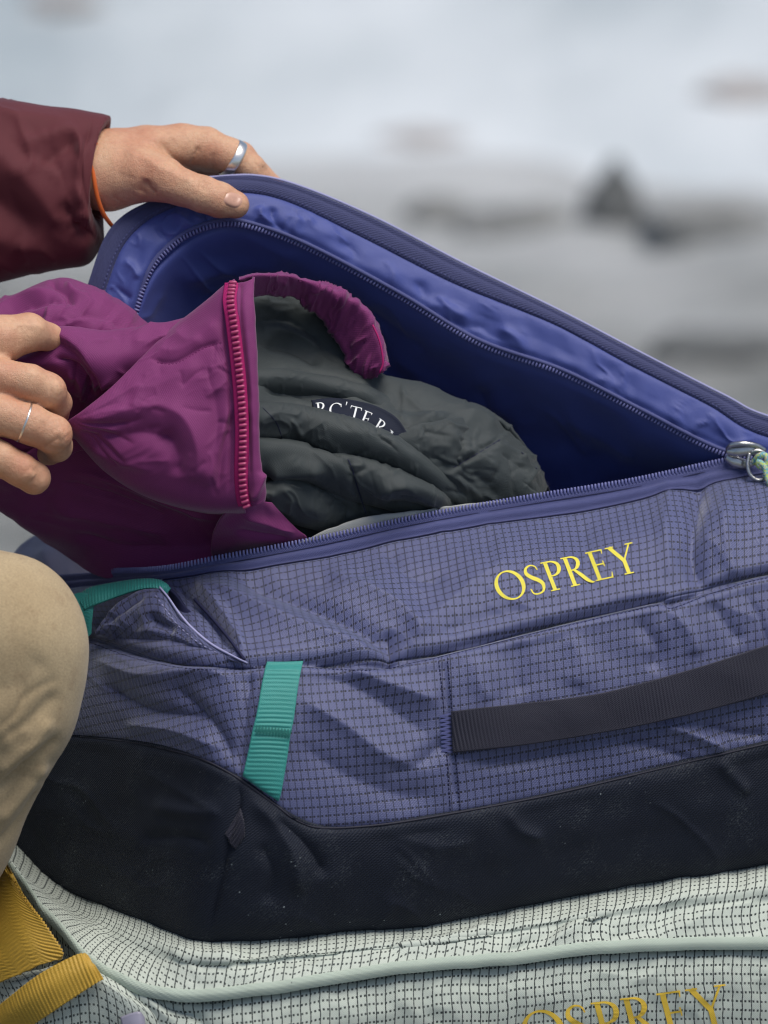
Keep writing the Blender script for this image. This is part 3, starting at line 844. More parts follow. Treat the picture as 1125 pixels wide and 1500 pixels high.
# teal grab loop and end pocket
gl = [[(112, 872, 70), (132, 860, 60), (165, 853, 50), (200, 848, 30), (228, 848, 15), (243, 854, 2), (250, 862, 2)],
      [(117, 880, 50), (137, 872, 40), (168, 864, 32), (200, 857, 14), (226, 855, 0), (240, 859, -6), (247, 866, -4)],
      [(123, 893, 40), (143, 884, 30), (170, 874, 24), (200, 864, 8), (224, 861, -4), (236, 864, -8), (244, 870, -6)]]
def ribgrid(rows, ku, kv, pitch, amp, along='h'):
    G = grid(rows, ku, kv); uv = arc_uv(G)
    s = uv[..., 0] if along == 'h' else uv[..., 1]
    return G + gnormals(G) * (amp * (np.abs(np.sin(math.pi * s / pitch)) - .5))[..., None], uv
G_, uv_ = ribgrid(gl, 6, 26, 5.0, 1.3)
gmesh('grab_loop', G_, M['teal'], bag, uv_, thick=3, label='teal ribbed grab loop on the end')
gl2 = [[(106, 872, 60), (113, 868, 58), (124, 868, 52), (136, 872, 46)], [(110, 890, 50), (118, 890, 46), (128, 889, 40), (137, 886, 38)], [(116, 910, 48), (122, 910, 44), (129, 909, 40), (135, 905, 38)], [(122, 934, 48), (126, 933, 46), (130, 932, 44), (134, 928, 44)]]
G_, uv_ = ribgrid(gl2, 12, 6, 5.0, 1.3, 'v')
gmesh('grab_loop', G_, M['teal'], bag, uv_, thick=3)
pk = [[(140, 925, 40), (165, 890, 20), (200, 866, 2), (232, 863, -18), (246, 876, -30), (262, 898, -50), (282, 921, -80), (310, 943, -115), (345, 962, -150), (362, 969, -168)],
      [(141, 929, 42), (175, 915, 5), (210, 900, -28), (235, 895, -48), (252, 905, -62), (272, 922, -84), (292, 938, -108), (315, 952, -130), (346, 965, -155), (362, 971, -168)],
      [(142, 933, 60), (180, 940, 20), (215, 948, -24), (240, 950, -58), (258, 953, -76), (280, 955, -98), (300, 960, -118), (322, 964, -138), (348, 969, -158), (362, 973, -166)]]
Gp = grid(pk, 24, 20)
Gp = sculpt(Gp, [('k', [(155, 915), (190, 888), (215, 872)], 4, -4), ('t', [(190, 925), (240, 925), (300, 950)], 10, 6), ('t', [(215, 905), (260, 930)], 8, -6)], 2 * ridged(Gp[..., 0], Gp[..., 1], 30, 71))
gmesh('pocket_flap', Gp, M['ripstop'], bag, arc_uv(Gp), thick=3)
tmesh('pocket_binding_and_shade', [(234, 860, -22), (247, 876, -36), (262, 898, -56), (282, 921, -86), (310, 944, -121), (345, 963, -156), (362, 971, -172)], [1.5, 2.0, 2.2, 2.0, 1.2], M['paleedge'], bag, nseg=8)
stitches('stitching', [(228, 872), (243, 893), (262, 917), (292, 942), (320, 957)], Gp, M['paleedge'], bag, ln=4, gap=8)
gp2 = [[(246, 862, 4), (258, 872, -10), (275, 892, -30), (298, 908, -50)], [(248, 874, 10), (256, 888, -6), (274, 908, -40), (300, 916, -60)]]
G_ = grid(gp2, 6, 10)
gmesh('pocket_binding_and_shade', G_, M['thread'], bag, thick=4, label='dark strip put in for the shaded pocket gap')  # dark sheet in place of the shade inside the pocket opening
tmesh('edge_piping', [(285, 878, -20), (310, 905, -60), (335, 935, -118), (358, 966, -166)], 2.4, M['thread'], bag, nseg=8)

# lid ----------------------------------------------------------------
L0 = [(112, 470, 180), (130, 412, 180), (152, 350, 185), (180, 316, 195), (225, 292, 205), (300, 262, 212), (372, 259, 216), (440, 275, 226), (549, 321, 238), (678, 388, 240), (825, 460, 228), (940, 520, 222), (1060, 581, 222), (1125, 612, 228), (1300, 658, 300), (1440, 690, 420)]
L1 = [(136, 480, 178), (155, 420, 178), (176, 366, 182), (203, 332, 190), (240, 308, 198), (305, 286, 202), (365, 281, 206), (430, 297, 216), (537, 349, 228), (668, 415, 230), (812, 474, 220), (922, 533, 214), (1036, 591, 214), (1118, 637, 222), (1295, 676, 300), (1436, 696, 420)]
L15 = [(168, 490, 176), (182, 430, 174), (198, 388, 176), (222, 352, 182), (258, 326, 188), (318, 307, 192), (375, 309, 196), (450, 331, 208), (555, 385, 220), (674, 447, 224), (820, 510, 214), (925, 564, 208), (1040, 627, 210), (1116, 655, 220), (1292, 664, 296), (1432, 672, 420)]
L2 = [(190, 500, 174), (203, 445, 172), (218, 402, 174), (240, 372, 180), (280, 342, 186), (335, 328, 190), (395, 341, 198), (470, 373, 210), (589, 437, 218), (700, 503, 220), (825, 548, 212), (940, 606, 208), (1054, 663, 214), (1115, 672, 222), (1290, 650, 292), (1430, 650, 420)]
L25 = [(205, 505, 190), (222, 455, 192), (240, 420, 196), (265, 395, 204), (300, 370, 212), (348, 356, 220), (405, 368, 230), (474, 402, 245), (588, 468, 255), (697, 535, 260), (822, 580, 250), (942, 636, 244), (1055, 684, 240), (1118, 690, 250), (1292, 680, 320), (1432, 680, 430)]
L3 = [(260, 560, 270), (280, 530, 290), (300, 500, 310), (325, 480, 325), (355, 465, 340), (400, 465, 350), (460, 485, 360), (540, 530, 370), (630, 580, 375), (735, 630, 370), (850, 665, 360), (955, 700, 345), (1060, 725, 330), (1130, 740, 335), (1300, 740, 380), (1440, 740, 450)]
L4 = [(300, 760, 300), (310, 760, 330), (330, 750, 360), (350, 740, 380), (380, 730, 400), (430, 730, 415), (490, 740, 425), (560, 750, 430), (650, 760, 430), (745, 770, 425), (860, 780, 420), (965, 790, 410), (1070, 795, 400), (1140, 800, 400), (1310, 800, 420), (1450, 800, 470)]
L5 = [(x - 20, y + 160, max(d - 120, 150)) for x, y, d in L4]
kl = 16
LG = grid([L0, L1, L15, L2, L25, L3, L4, L5], 18, 24)
ls = [
    ('c', [(p[0], p[1]) for p in L1], 3.5, -4), ('g', [((a[0] + b[0]) / 2, (a[1] + b[1]) / 2) for a, b in zip(L0, L1)], 7, 0.7), ('c', [(a[0] * .75 + b[0] * .25, a[1] * .75 + b[1] * .25) for a, b in zip(L0, L1)], 2.5, -2.0),
    ('g', [(p[0], p[1] - 9) for p in L2], 6, -3), ('c', [(p[0], p[1] + 9) for p in L2], 5, -9),
    # puckers of the gusset between binding and zip
    ('t', [(225, 330), (240, 345), (250, 362)], 6, -5), ('t', [(250, 310), (270, 322), (285, 338)], 6, 5), ('t', [(290, 300), (300, 315), (305, 328)], 5, -5), ('t', [(375, 300), (385, 318), (405, 330)], 8, 7),
    ('t', [(400, 300), (400, 322), (420, 340)], 6, -7), ('t', [(440, 315), (430, 335), (440, 352)], 8, 5), ('t', [(500, 350), (520, 370), (515, 390)], 10, -5), ('t', [(560, 380), (575, 400), (570, 425)], 10, 5),
    ('t', [(610, 410), (620, 430), (612, 450)], 9, -5), ('t', [(640, 430), (660, 455), (690, 468)], 10, 9), ('t', [(655, 470), (680, 478), (705, 478)], 7, -8), ('t', [(700, 470), (715, 490), (745, 500)], 9, -7),
    ('t', [(730, 480), (760, 500), (770, 525)], 9, 8), ('t', [(800, 525), (815, 540), (850, 545)], 8, -7), ('t', [(770, 525), (800, 545), (840, 552)], 6, 6), ('t', [(880, 560), (900, 580), (930, 585)], 8, 6), ('t', [(900, 570), (930, 596), (960, 600)], 7, -6),
    ('t', [(980, 605), (1000, 630), (1030, 640)], 8, 6), ('t', [(180, 380), (195, 392), (205, 410)], 6, 5), ('t', [(165, 420), (180, 430), (195, 440)], 6, -4),
    # deep lining
    ('t', [(260, 420), (300, 400), (360, 385), (420, 395)], 14, 8), ('t', [(290, 440), (340, 425), (400, 425)], 10, -7), ('t', [(440, 410), (520, 450), (640, 520)], 10, -5),
    ('t', [(560, 500), (640, 560), (760, 610)], 24, 12), ('t', [(700, 560), (720, 600), (760, 640)], 14, -10), ('t', [(820, 600), (880, 640), (940, 670)], 18, 9),
]
lx, ly = LG[..., 0], LG[..., 1]
rowi = np.arange(LG.shape[0])[:, None] / 18.0
gus = np.clip(1 - np.abs(rowi - 2.0) / 1.0, 0, 1) ** 0.6
deep = np.clip((rowi - 3.6) / 0.6, 0, 1) * np.ones_like(lx)
pk_ = gus; deepm = deep
ls_edge, ls_p = ls[:5], ls[5:]
LG = sculpt(LG, ls_edge, stroke_amp(lx, ly, ls_p) * np.maximum(np.clip(1.25 - np.abs(rowi - 2.0) / 0.8, 0, 1), deep) + gus * (3.0 * wrinkle(lx, ly, 26, 81, 50, 1.6) + 2.8 * fbm(lx, ly, 34, 83, 2)) + deep * (6 * fbm(lx, ly, 80, 85, 2) + 3.0 * wrinkle(lx, ly, 50, 87, 35, 2.5)))
uvl = arc_uv(LG)
lid = gmesh('lid', LG[17:], M['lining'], bag, uvl[17:], thick=4, mats=[M['lining'], M['ripstop']], label='raised lid showing its blue satin lining')
lb = LG[:19] + gnormals(LG[:19]) * 1.2
gmesh('edge_binding', lb, M['binding'], lid, uvl[:19], thick=6)
stitches('stitching', [(a[0] * .85 + b[0] * .15, a[1] * .85 + b[1] * .15) for a, b in zip(L1, L0)], LG[:40], M['tape'], lid, off=-2.2, ln=4, gap=6.5, r=0.7)
tmesh('outer_edge', [(x + 1.5, y - 2.0, d + 5) for x, y, d in L0[5:]], 1.9, M['paleedge'], lid, nseg=8)  # turned fabric edge; its highlight is put into the pale colour
z2 = curve([(p[0], p[1], 0) for p in L2[:14]], 5.2)
z2 = drape(LG, z2[:, :2], -3)
for _ in range(25): z2[1:-1, 2] = (z2[:-2, 2] + z2[1:-1, 2] * 2 + z2[2:, 2]) / 4
dd = np.gradient(curve(z2, 5.2), axis=0)
coil('zip_coil', z2, 8, 3.6, 3.4, 5.2, M['coil'], lid, tilt=0.1, side=np.stack([dd[:, 1], -dd[:, 0], 0 * dd[:, 0]], 1))
ztop = drape(LG, curve([(p[0], p[1] - 6, 0) for p in L2[:14]], 6)[:, :2], -1.5)
tmesh('zip_tape', ztop, 3.0, M['tape'], lid, nseg=8, step=6)
# rear corner and back wall of the bag
bc = [[(-60, 880, 520), (-5, 850, 480), (30, 800, 460), (80, 774, 440), (150, 778, 420), (260, 800, 420)], [(-60, 910, 430), (0, 880, 400), (38, 838, 370), (85, 815, 350), (150, 815, 330), (260, 830, 320)],
      [(-70, 960, 350), (0, 930, 330), (60, 890, 300), (100, 875, 270), (150, 870, 230), (240, 872, 120)]]
G_ = grid(bc, 16, 16)
gmesh('end_gusset', sculpt(G_, [('t', [(60, 800), (80, 850), (90, 890)], 16, 8)], 3 * fbm(G_[..., 0], G_[..., 1], 50, 91)), M['lavender'], bag, arc_uv(G_), thick=4, label='lavender rear corner of the end')
bw = [[(-60, 880, 525), (260, 802, 440), (430, 740, 440), (860, 785, 445), (1310, 805, 450), (1490, 810, 470)], [(-80, 1050, 640), (260, 980, 700), (430, 960, 700), (860, 940, 720), (1310, 930, 760), (1560, 930, 620)], [(-60, 1180, 640), (260, 1110, 700), (430, 1090, 700), (860, 1070, 720), (1310, 1060, 760), (1540, 1060, 620)]]
G_ = grid(bw, 12, 10)
gmesh('back_panel', G_[:, ::-1], M['ripstop'], bag, arc_uv(G_), thick=4)

# slider -------------------------------------------------------------
sl = tmesh('zip_slider', [(1064, 660, 196), (1078, 661, 192), (1098, 659, 192), (1112, 660, 196)], [5, 8.5, 9, 6], M['steel'], bag, nseg=12, step=2.5, flat=0.55)
tmesh('slider_plate', [(1064, 668, 204), (1078, 676, 202), (1092, 680, 204), (1104, 678, 208)], [6, 9, 8, 4], M['steel'], sl, nseg=12, step=2.5, flat=0.5)
tmesh('slider_bridge', [(1066, 658, 196), (1072, 652, 188), (1090, 650, 184), (1108, 653, 190), (1120, 660, 198)], 4.0, M['steel'], sl, nseg=8, step=2.5)
tmesh('pull_ring', [(1098, 664, 190), (1095, 680, 186), (1099, 695, 184), (1110, 703, 184), (1122, 699, 186), (1128, 684, 190), (1122, 666, 192), (1110, 660, 190), (1100, 662, 190)], 2.9, M['steel'], sl, nseg=10, step=2)
tmesh('pull_cord', [(1104, 678, 190), (1112, 668, 180), (1122, 668, 178), (1124, 680, 177), (1114, 684, 178), (1110, 676, 178), (1120, 684, 174), (1124, 700, 172), (1132, 722, 170), (1138, 760, 165)], 4.6, M['cord'], sl, nseg=10, step=2.5)

# ------------------------------------------------------------------ pale green bag below
gb = thing('duffel_bag', 'pale green ripstop bag with mustard webbing, lying underneath the purple one', 'duffel bag', (620, 1700, 100))
pe = [(-50, 1150, 0), (-18, 1210, -110), (14, 1268, -185), (75, 1347, -232), (137, 1408, -262), (207, 1446, -278), (290, 1456, -282), (420, 1441, -276), (600, 1414, -262), (720, 1405, -252), (850, 1389, -228), (1000, 1381, -195), (1130, 1380, -160), (1320, 1375, -100), (1480, 1350, 40)]
_c = [(x, np.interp(x, [p[0] for p in R6], [p[2] for p in R6])) for x, y, d in pe]
pe = [(x, y, min(c - 85, 400)) for (x, y, d), (x2, c) in zip(pe, _c)]
pe[0] = (-50, 1150, 90); pe[1] = (-18, 1210, 20); pe[2] = (14, 1268, -50); pe[3] = (75, 1347, -110); pe[4] = (137, 1408, -155); pe[5] = (207, 1446, -185)
GD = 78
xs6 = [p[0] for p in R6]; ys6 = [p[1] for p in R6]; ds6 = [p[2] for p in R6]
xr = [-60, -18, 20, 88, 150, 215, 304, 430, 600, 720, 850, 1000, 1130, 1320, 1480]
q1 = [(x, np.interp(x, xs6, ys6) + 4, np.interp(x, xs6, ds6) - 4) for x in xr]
q1[0] = (-52, 1140, 190); q1[1] = (-16, 1200, 150); q1[2] = (17, 1255, 140); q1[3] = (90, 1303, 130)
q0 = [(x, y - 150, d + 430) for x, y, d in q1]
q2 = [((a[0] + b[0]) / 2, (a[1] + b[1]) / 2 + 1, (a[2] + b[2]) / 2 - 14) for a, b in zip(q1, pe)]
Gt = grid([q0, q1, q2, pe], 22, 26)
gx, gy = Gt[..., 0], Gt[..., 1]
gs = [('t', [(120, 1330), (180, 1360), (260, 1400), (300, 1440)], 16, 6), ('t', [(330, 1390), (420, 1400), (520, 1385)], 12, -6), ('t', [(560, 1390), (660, 1375), (740, 1350)], 12, 8), ('t', [(600, 1375), (690, 1355), (760, 1330)], 8, -6),
      ('t', [(730, 1395), (800, 1370), (830, 1340)], 10, -6), ('t', [(800, 1385), (850, 1355), (900, 1330)], 11, 8), ('t', [(880, 1380), (960, 1350), (1020, 1310)], 14, -6), ('t', [(980, 1370), (1040, 1340), (1120, 1320)], 12, 6),
      ('t', [(240, 1385), (300, 1400), (380, 1390)], 10, 5)]
Gt = sculpt(Gt, gs, np.clip((gy - 1240) / 40, 0, 1) * (2.4 * fbm(gx, gy, 40, 101, 3) + 1.2 * wrinkle(gx, gy, 40, 103, -20, 2.4)))
gmesh('top_flap', Gt, M['green'], gb, arc_uv(Gt), thick=3)
epts = Gt[-1][::6]
cpt = curve(epts, 4)
nrm = np.zeros_like(cpt); nrm[:] = (0, -1, -0.9)
rows = []
for a in (-1.0, -0.6, 0, 0.6, 1.0, 1.15):
    rows.append(cpt + np.array([0, a * 9 + 1, -5 * math.cos(a * 1.25) + 3]))
Gp_ = np.stack(rows)
Gp_ = sculpt(np.swapaxes(cr(Gp_, 5).copy(), 0, 0), [], None)
up_ = arc_uv(Gp_)
Gp_ = Gp_ + gnormals(Gp_) * (0.3 * np.sin(2 * math.pi * (up_[..., 0] + up_[..., 1] * .8) / 5.5))[..., None]
gmesh('flap_piping', Gp_, M['piping'], gb, up_, thick=4)
# front of the green bag
f0 = [(x, y - 6, d + 50) for x, y, d in pe[2:]]
f1 = [(x, y + 26, d + 12) for x, y, d in pe[2:]]
f2 = [(x - 0, y + 110, d + 20) for x, y, d in pe[2:]]
f3 = [(x, y + 330, d + 110) for x, y, d in pe[2:]]
f4 = [(x, y + 560, d + 260) for x, y, d in pe[2:]]
for f in (f1, f2, f3, f4):
    f[0] = (f[0][0] - 40, f[0][1] + 40, f[0][2] + 110); f[1] = (f[1][0] - 12, f[1][1] + 20, f[1][2] + 40)
Gg = grid([f0, f1, f2, f3, f4], 24, 26)
Gg = sculpt(Gg, [('t', [(140, 1450), (200, 1460), (260, 1500)], 14, 12), ('t', [(230, 1470), (290, 1490), (320, 1560)], 10, -12), ('t', [(60, 1400), (140, 1440), (200, 1500)], 10, -6)], 3 * fbm(Gg[..., 0], Gg[..., 1], 60, 111) + 1.5 * ridged(Gg[..., 0], Gg[..., 1], 40, 113))
gmesh('front_panel', Gg, M['green'], gb, arc_uv(Gg), thick=3)
bk = [[(x, y, d) for x, y, d in q0], [(x, y + 200, d + 60) for x, y, d in q0], [(x, y + 420, d + 60) for x, y, d in q0]]
G_ = grid(bk, 6, 8)
gmesh('back_panel', G_[:, ::-1], M['green'], gb, thick=3)
def fr2(u, v):
    s = 66.0
    return 772 + u * s * .985 - v * s * .25, 1547 - u * s * .138 - v * s * .95
word('OSPREY', fr2, Gg, M['mustardprint'], gb)
# mustard webbing
st1 = [[(-60, 1180, -60), (-30, 1160, -70), (0, 1250, -170), (18, 1285, -196)], [(-60, 1290, -110), (-30, 1290, -130), (10, 1290, -190), (36, 1318, -216)], [(-50, 1350, -160), (-22, 1350, -180), (22, 1338, -215), (62, 1350, -236)],
       [(-30, 1405, -195), (2, 1400, -215), (40, 1382, -236), (90, 1392, -250)], [(-4, 1440, -215), (22, 1430, -230), (55, 1415, -244), (90, 1404, -250)]]
G_, uv_ = ribgrid([[(x, y, d - 8 + GD) for x, y, d in r] for r in st1], 30, 14, 6.2, 2.0, 'v')
gmesh('compression_strap', G_, M['mustard'], gb, uv_, thick=4, label='mustard webbing running up to the left')
st2 = [[(-60, 1520, -170), (4, 1468, -234), (56, 1428, -268), (108, 1400, -276), (126, 1396, -268)], [(-50, 1545, -170), (12, 1490, -240), (64, 1452, -276), (122, 1420, -284), (140, 1416, -274)], [(-38, 1580, -160), (36, 1512, -236), (78, 1482, -272), (132, 1446, -282), (152, 1434, -272)]]
G_, uv_ = ribgrid([[(x, y, d - 6 + GD) for x, y, d in r] for r in st2], 14, 34, 6.2, 2.2, 'h')
gmesh('strap_loop', G_, M['mustard'], gb, uv_, thick=4, label='short mustard webbing band across the corner')
# body bulge under the straps
gu = [[(-70, 1360, -60), (0, 1420, -170), (50, 1420, -205), (105, 1408, -225), (165, 1430, -235), (240, 1462, -240)], [(-60, 1450, -110), (6, 1452, -210), (60, 1432, -246), (116, 1418, -256), (172, 1448, -262), (240, 1480, -250)], [(-60, 1560, -130), (20, 1530, -215), (80, 1500, -250), (140, 1470, -262), (190, 1490, -268), (240, 1520, -255)], [(-60, 1750, -60), (20, 1720, -140), (80, 1700, -180), (140, 1700, -190), (200, 1700, -195), (260, 1700, -190)]]
G_ = grid([[(x, y, d + GD) for x, y, d in r] for r in gu], 16, 16)
gmesh('corner_panel', sculpt(G_, [('c', [(0, 1462), (60, 1424), (108, 1396)], 4, -3)], 2 * fbm(G_[..., 0], G_[..., 1], 40, 121)), M['green'], gb, arc_uv(G_), thick=3)
bq = [[(176, 1490, -276), (192, 1484, -280), (205, 1482, -280), (212, 1490, -276)], [(180, 1510, -278), (194, 1506, -284), (206, 1504, -284), (214, 1510, -278)], [(184, 1540, -276), (196, 1540, -282), (208, 1540, -282), (216, 1540, -276)]]
gmesh('buckle', grid([[(x, y, d + GD) for x, y, d in r] for r in bq], 6, 6), M['plastic'], gb, thick=8)

# ------------------------------------------------------------------ jacket
jk = thing('jacket', 'magenta jacket with dark grey quilted lining being tucked into the open bag', 'jacket', (400, 800, 90))
# lining
la = [
    [(360, 455, 160), (430, 452, 200), (500, 494, 230), (560, 568, 250), (640, 592, 260), (704, 624, 270), (760, 668, 290), (810, 730, 300)],
    [(360, 432, 70), (430, 432, 135), (500, 474, 165), (562, 550, 168), (640, 577, 172), (704, 606, 186), (760, 650, 210), (804, 712, 235)],
    [(362, 500, 50), (430, 505, 130), (490, 535, 138), (550, 576, 120), (622, 600, 106), (688, 632, 120), (748, 672, 150), (802, 726, 190)],
    [(364, 580, -20), (430, 588, 36), (490, 600, 56), (550, 622, 62), (610, 647, 72), (680, 680, 98), (742, 706, 132), (808, 742, 180)],
    [(364, 650, -15), (430, 655, 26), (490, 667, 42), (550, 690, 62), (610, 715, 88), (670, 742, 122), (742, 760, 160), (808, 775, 200)],
    [(364, 725, 10), (430, 722, 42), (490, 737, 62), (550, 762, 100), (610, 782, 130), (680, 790, 155), (745, 800, 185), (810, 800, 215)],
    [(370, 800, 100), (430, 810, 112), (490, 812, 122), (550, 820, 134), (610, 825, 146), (680, 830, 166), (750, 835, 190), (810, 840, 220)]]
LN = grid(la, 26, 26)
qx, qy = LN[..., 0], LN[..., 1]
lns = [
    ('t', [(385, 480), (430, 490), (470, 520)], 12, 12), ('t', [(380, 505), (430, 515), (470, 545)], 9, -10), ('k', [(375, 470), (420, 470), (470, 500)], 4, -6),
    ('t', [(375, 540), (430, 548), (500, 560), (560, 580)], 22, 14), ('t', [(380, 570), (440, 575), (520, 590)], 9, -14),
    ('t', [(545, 556), (620, 566), (700, 585), (760, 625), (800, 690)], 18, 10), ('t', [(560, 590), (640, 600), (690, 612)], 12, -12),
    ('t', [(600, 625), (650, 605), (700, 612), (735, 640)], 16, 13),
    ('t', [(665, 655), (700, 665), (730, 690)], 13, 7), ('t', [(700, 640), (760, 670), (800, 715)], 14, 8),
    ('k', [(734, 642), (700, 664), (662, 686)], 3, -7), ('k', [(734, 642), (790, 690), (808, 715)], 4, -3),
    ('t', [(690, 690), (720, 715), (730, 735)], 9, -6), ('t', [(650, 690), (690, 715), (710, 735)], 8, 6),
    ('k', [(380, 592), (404, 618), (414, 645)], 3.5, -7),
    ('k', [(500, 665), (512, 680), (522, 715), (536, 758)], 3.5, -8), ('k', [(450, 648), (480, 655), (505, 672)], 3.5, -7),
    ('t', [(385, 690), (430, 690), (480, 690)], 12, 12), ('t', [(390, 715), (410, 745), (420, 770)], 8, -10), ('t', [(410, 700), (440, 735), (490, 768)], 12, 10), ('t', [(430, 705), (470, 735), (520, 750)], 8, -8),
    ('t', [(540, 725), (590, 712), (640, 730), (660, 745)], 13, 10), ('t', [(560, 740), (600, 740), (640, 750)], 7, -6),
]
lns2 = lns + creases(46, 390, 550, 780, 760, 25, 30, 25, 80, 2.6, 3.6, 4) + creases(20, 600, 600, 780, 720, -35, 25, 20, 50, 2.2, 3.0, 5) + fan(8, (664, 686), -70, 60, 8, 60, 2.5, 3.5, 6)
LN = sculpt(LN, lns2, 3.2 * wrinkle(qx, qy, 40, 131, 32, 3.6) + 2.5 * fbm(qx, qy, 85, 133, 2) + 1.3 * wrinkle(qx, qy, 16, 135, 10, 3.0))
UVL = arc_uv(LN)
lin = gmesh('lining', LN, M['greynylon'], jk, UVL, thick=3, label='dark grey quilted lining')
def roll(name, line, hs, bulge, surf, mat, parent, seed, tail=18):
    """puffy fold lying on a surface: upper edge follows line, hs = height per point"""
    line = np.array(line, float)
    base = drape(surf, line, 0)[:, 2]
    hs = np.array(hs, float)
    rows = []
    for fy, fb in ((0.05, -0.15), (0.0, 0.35), (0.10, 0.8), (0.32, 1.0), (0.6, 0.8), (0.85, 0.30), (1.0, -0.25)):
        y = line[:, 1] + fy * hs
        d = drape(surf, np.stack([line[:, 0] + fy * hs * 0.1, y], 1), 0)[:, 2]
        d = 0.5 * d + 0.5 * base + 34 * np.clip(np.linspace(-1.6, 1, len(line)), 0, 1)
        rows.append(np.stack([line[:, 0] - 0.06 * fy * hs, y, d - fb * bulge * np.clip(hs / hs.max(), .3, 1)], 1))
    G = grid(rows, 8, 26)
    x, y = G[..., 0], G[..., 1]
    G = sculpt(G, (lns[-9:] if seed == 1 else []) + creases(30, 380, 580, 680, 740, 20, 40, 15, 50, 2.4, 3.4, 30 + seed) + creases(14, 380, 580, 680, 740, 80, 25, 12, 30, 2.2, 3.0, 40 + seed), 3.0 * wrinkle(x, y, 26, 141 + seed, 25, 2.6) + 1.6 * fbm(x, y, 50, 145 + seed, 2) + 1.0 * wrinkle(x, y, 12, 147 + seed, -60, 2), edge=6)
    gmesh(name, G, mat, parent, arc_uv(G), thick=2)
    return G
roll('lining_fold', [(574, 640), (604, 627), (640, 617), (675, 612), (705, 617), (733, 640), (765, 674), (796, 710)], [20, 50, 72, 90, 96, 80, 52, 24], 16, LN, M['greynylon'], lin, 2)
roll('lining_fold', [(368, 540), (420, 541), (480, 549), (540, 566), (586, 590), (610, 612)], [36, 40, 40, 36, 28, 14], 20, LN, M['greynylon'], lin, 3)
roll('lining_fold', [(566, 555), (620, 566), (680, 586), (728, 610), (768, 652), (796, 700)], [26, 32, 34, 34, 30, 16], 13, LN, M['greynylon'], lin, 4)
roll('lining_fold', [(384, 708), (415, 698), (455, 708), (495, 730), (528, 756)], [56, 66, 66, 54, 30], 22, LN, M['greynylon'], lin, 5)
LA = roll('lining_fold', [(366, 592), (400, 588), (440, 592), (475, 601), (520, 613), (560, 627), (588, 641), (630, 672), (680, 715), (710, 742)], [60, 62, 66, 68, 66, 60, 56, 52, 44, 30], 33, LN, M['greynylon'], lin, 0)
LB = roll('lining_fold', [(366, 640), (400, 640), (445, 647), (505, 664), (560, 680), (612, 702), (650, 722), (690, 745)], [56, 60, 64, 66, 64, 58, 48, 30], 33, LN, M['greynylon'], lin, 1)
for q_, sf in (([(736, 642), (700, 664), (664, 685)], LN), ([(736, 642), (770, 668), (806, 712)], LN), ([(382, 594), (404, 618), (414, 643)], LA), ([(460, 652), (500, 664), (514, 682), (524, 715), (536, 752)], LB)):
    c_ = drape(sf, curve([(*p, 0) for p in q_], 4)[:, :2], -0.2)
    tmesh('quilt_seam', c_, 0.65, M['thread'], lin, nseg=5, step=4)
# woven label with its name half covered by the fold
lp = [[(456, 586), (488, 583), (522, 587), (554, 596), (582, 613), (600, 640)], [(460, 600), (488, 604), (516, 612), (545, 624), (570, 642), (586, 660)], [(458, 612), (486, 618), (512, 628), (540, 645), (562, 664), (578, 680)]]
Gl = grid([[(x, y, 0) for x, y in r] for r in lp], 10, 12)
Gl = drape(LN, Gl[..., :2].reshape(-1, 2), -5).reshape(Gl.shape)
d_ = Gl[..., 2].copy()
for _ in range(20):
    p_ = np.pad(d_, 1, mode='edge'); d_ = (p_[:-2, 1:-1] + p_[2:, 1:-1] + p_[1:-1, :-2] + p_[1:-1, 2:]) / 4
Gl[..., 2] = np.minimum(d_, Gl[..., 2])
lab = gmesh('label_patch', Gl, M['navypatch'], lin, thick=2)
for ch, x, y, a in (('R', 467, 612, -8), ('C', 484, 612, 0), ("'", 505, 610, 8), ('T', 511, 615, 14), ('E', 528, 621, 22), ('R', 546, 631, 32), ('Y', 560, 646, 42)):
    ca, sa = math.cos(math.radians(a)), math.sin(math.radians(a))
    glyph_mesh('letter', ch, (lambda u, v, x=x, y=y, ca=ca, sa=sa: (x + 22 * (u * ca + v * sa) - 2, y + 22 * (u * sa - v * ca))), Gl, M['whiteprint'], lab, off=-1.5)

# shell
A_rows = [
    [(290, 482, 30), (300, 470, 20), (316, 456, 10), (334, 440, 0), (345, 425, 0)],
    [(260, 475, -16), (285, 455, -34), (308, 436, -44), (328, 418, -50), (343, 409, -52)],
    [(235, 497, -58), (270, 485, -66), (300, 470, -74), (325, 455, -82), (345, 450, -86)],
    [(205, 528, -80), (250, 520, -86), (290, 510, -92), (325, 500, -96), (347, 498, -98)],
    [(165, 568, -98), (222, 562, -102), (275, 555, -104), (322, 550, -108), (352, 550, -108)],
    [(128, 600, -106), (195, 602, -108), (258, 602, -110), (318, 602, -112), (356, 600, -112)],
    [(106, 617, -98), (175, 640, -104), (245, 652, -110), (312, 655, -113), (357, 650, -112)],
    [(103, 626, -84), (160, 668, -84), (228, 696, -92), (305, 706, -102), (355, 700, -108)],
    [(104, 636, -50), (152, 688, -42), (217, 726, -54), (298, 744, -70), (358, 742, -92)],
    [(112, 640, 20), (155, 690, 36), (220, 730, 34), (300, 752, 14), (360, 752, -30)]]
A_rows = [[(q[0][0] + 16, q[0][1] + 8, q[0][2] + 60), (q[0][0] + 2, q[0][1] + 2, q[0][2] + 16)] + q for q in A_rows]
SH = grid(A_rows, 20, 26)
uva = arc_uv(SH)
sx_, sy_ = SH[..., 0], SH[..., 1]
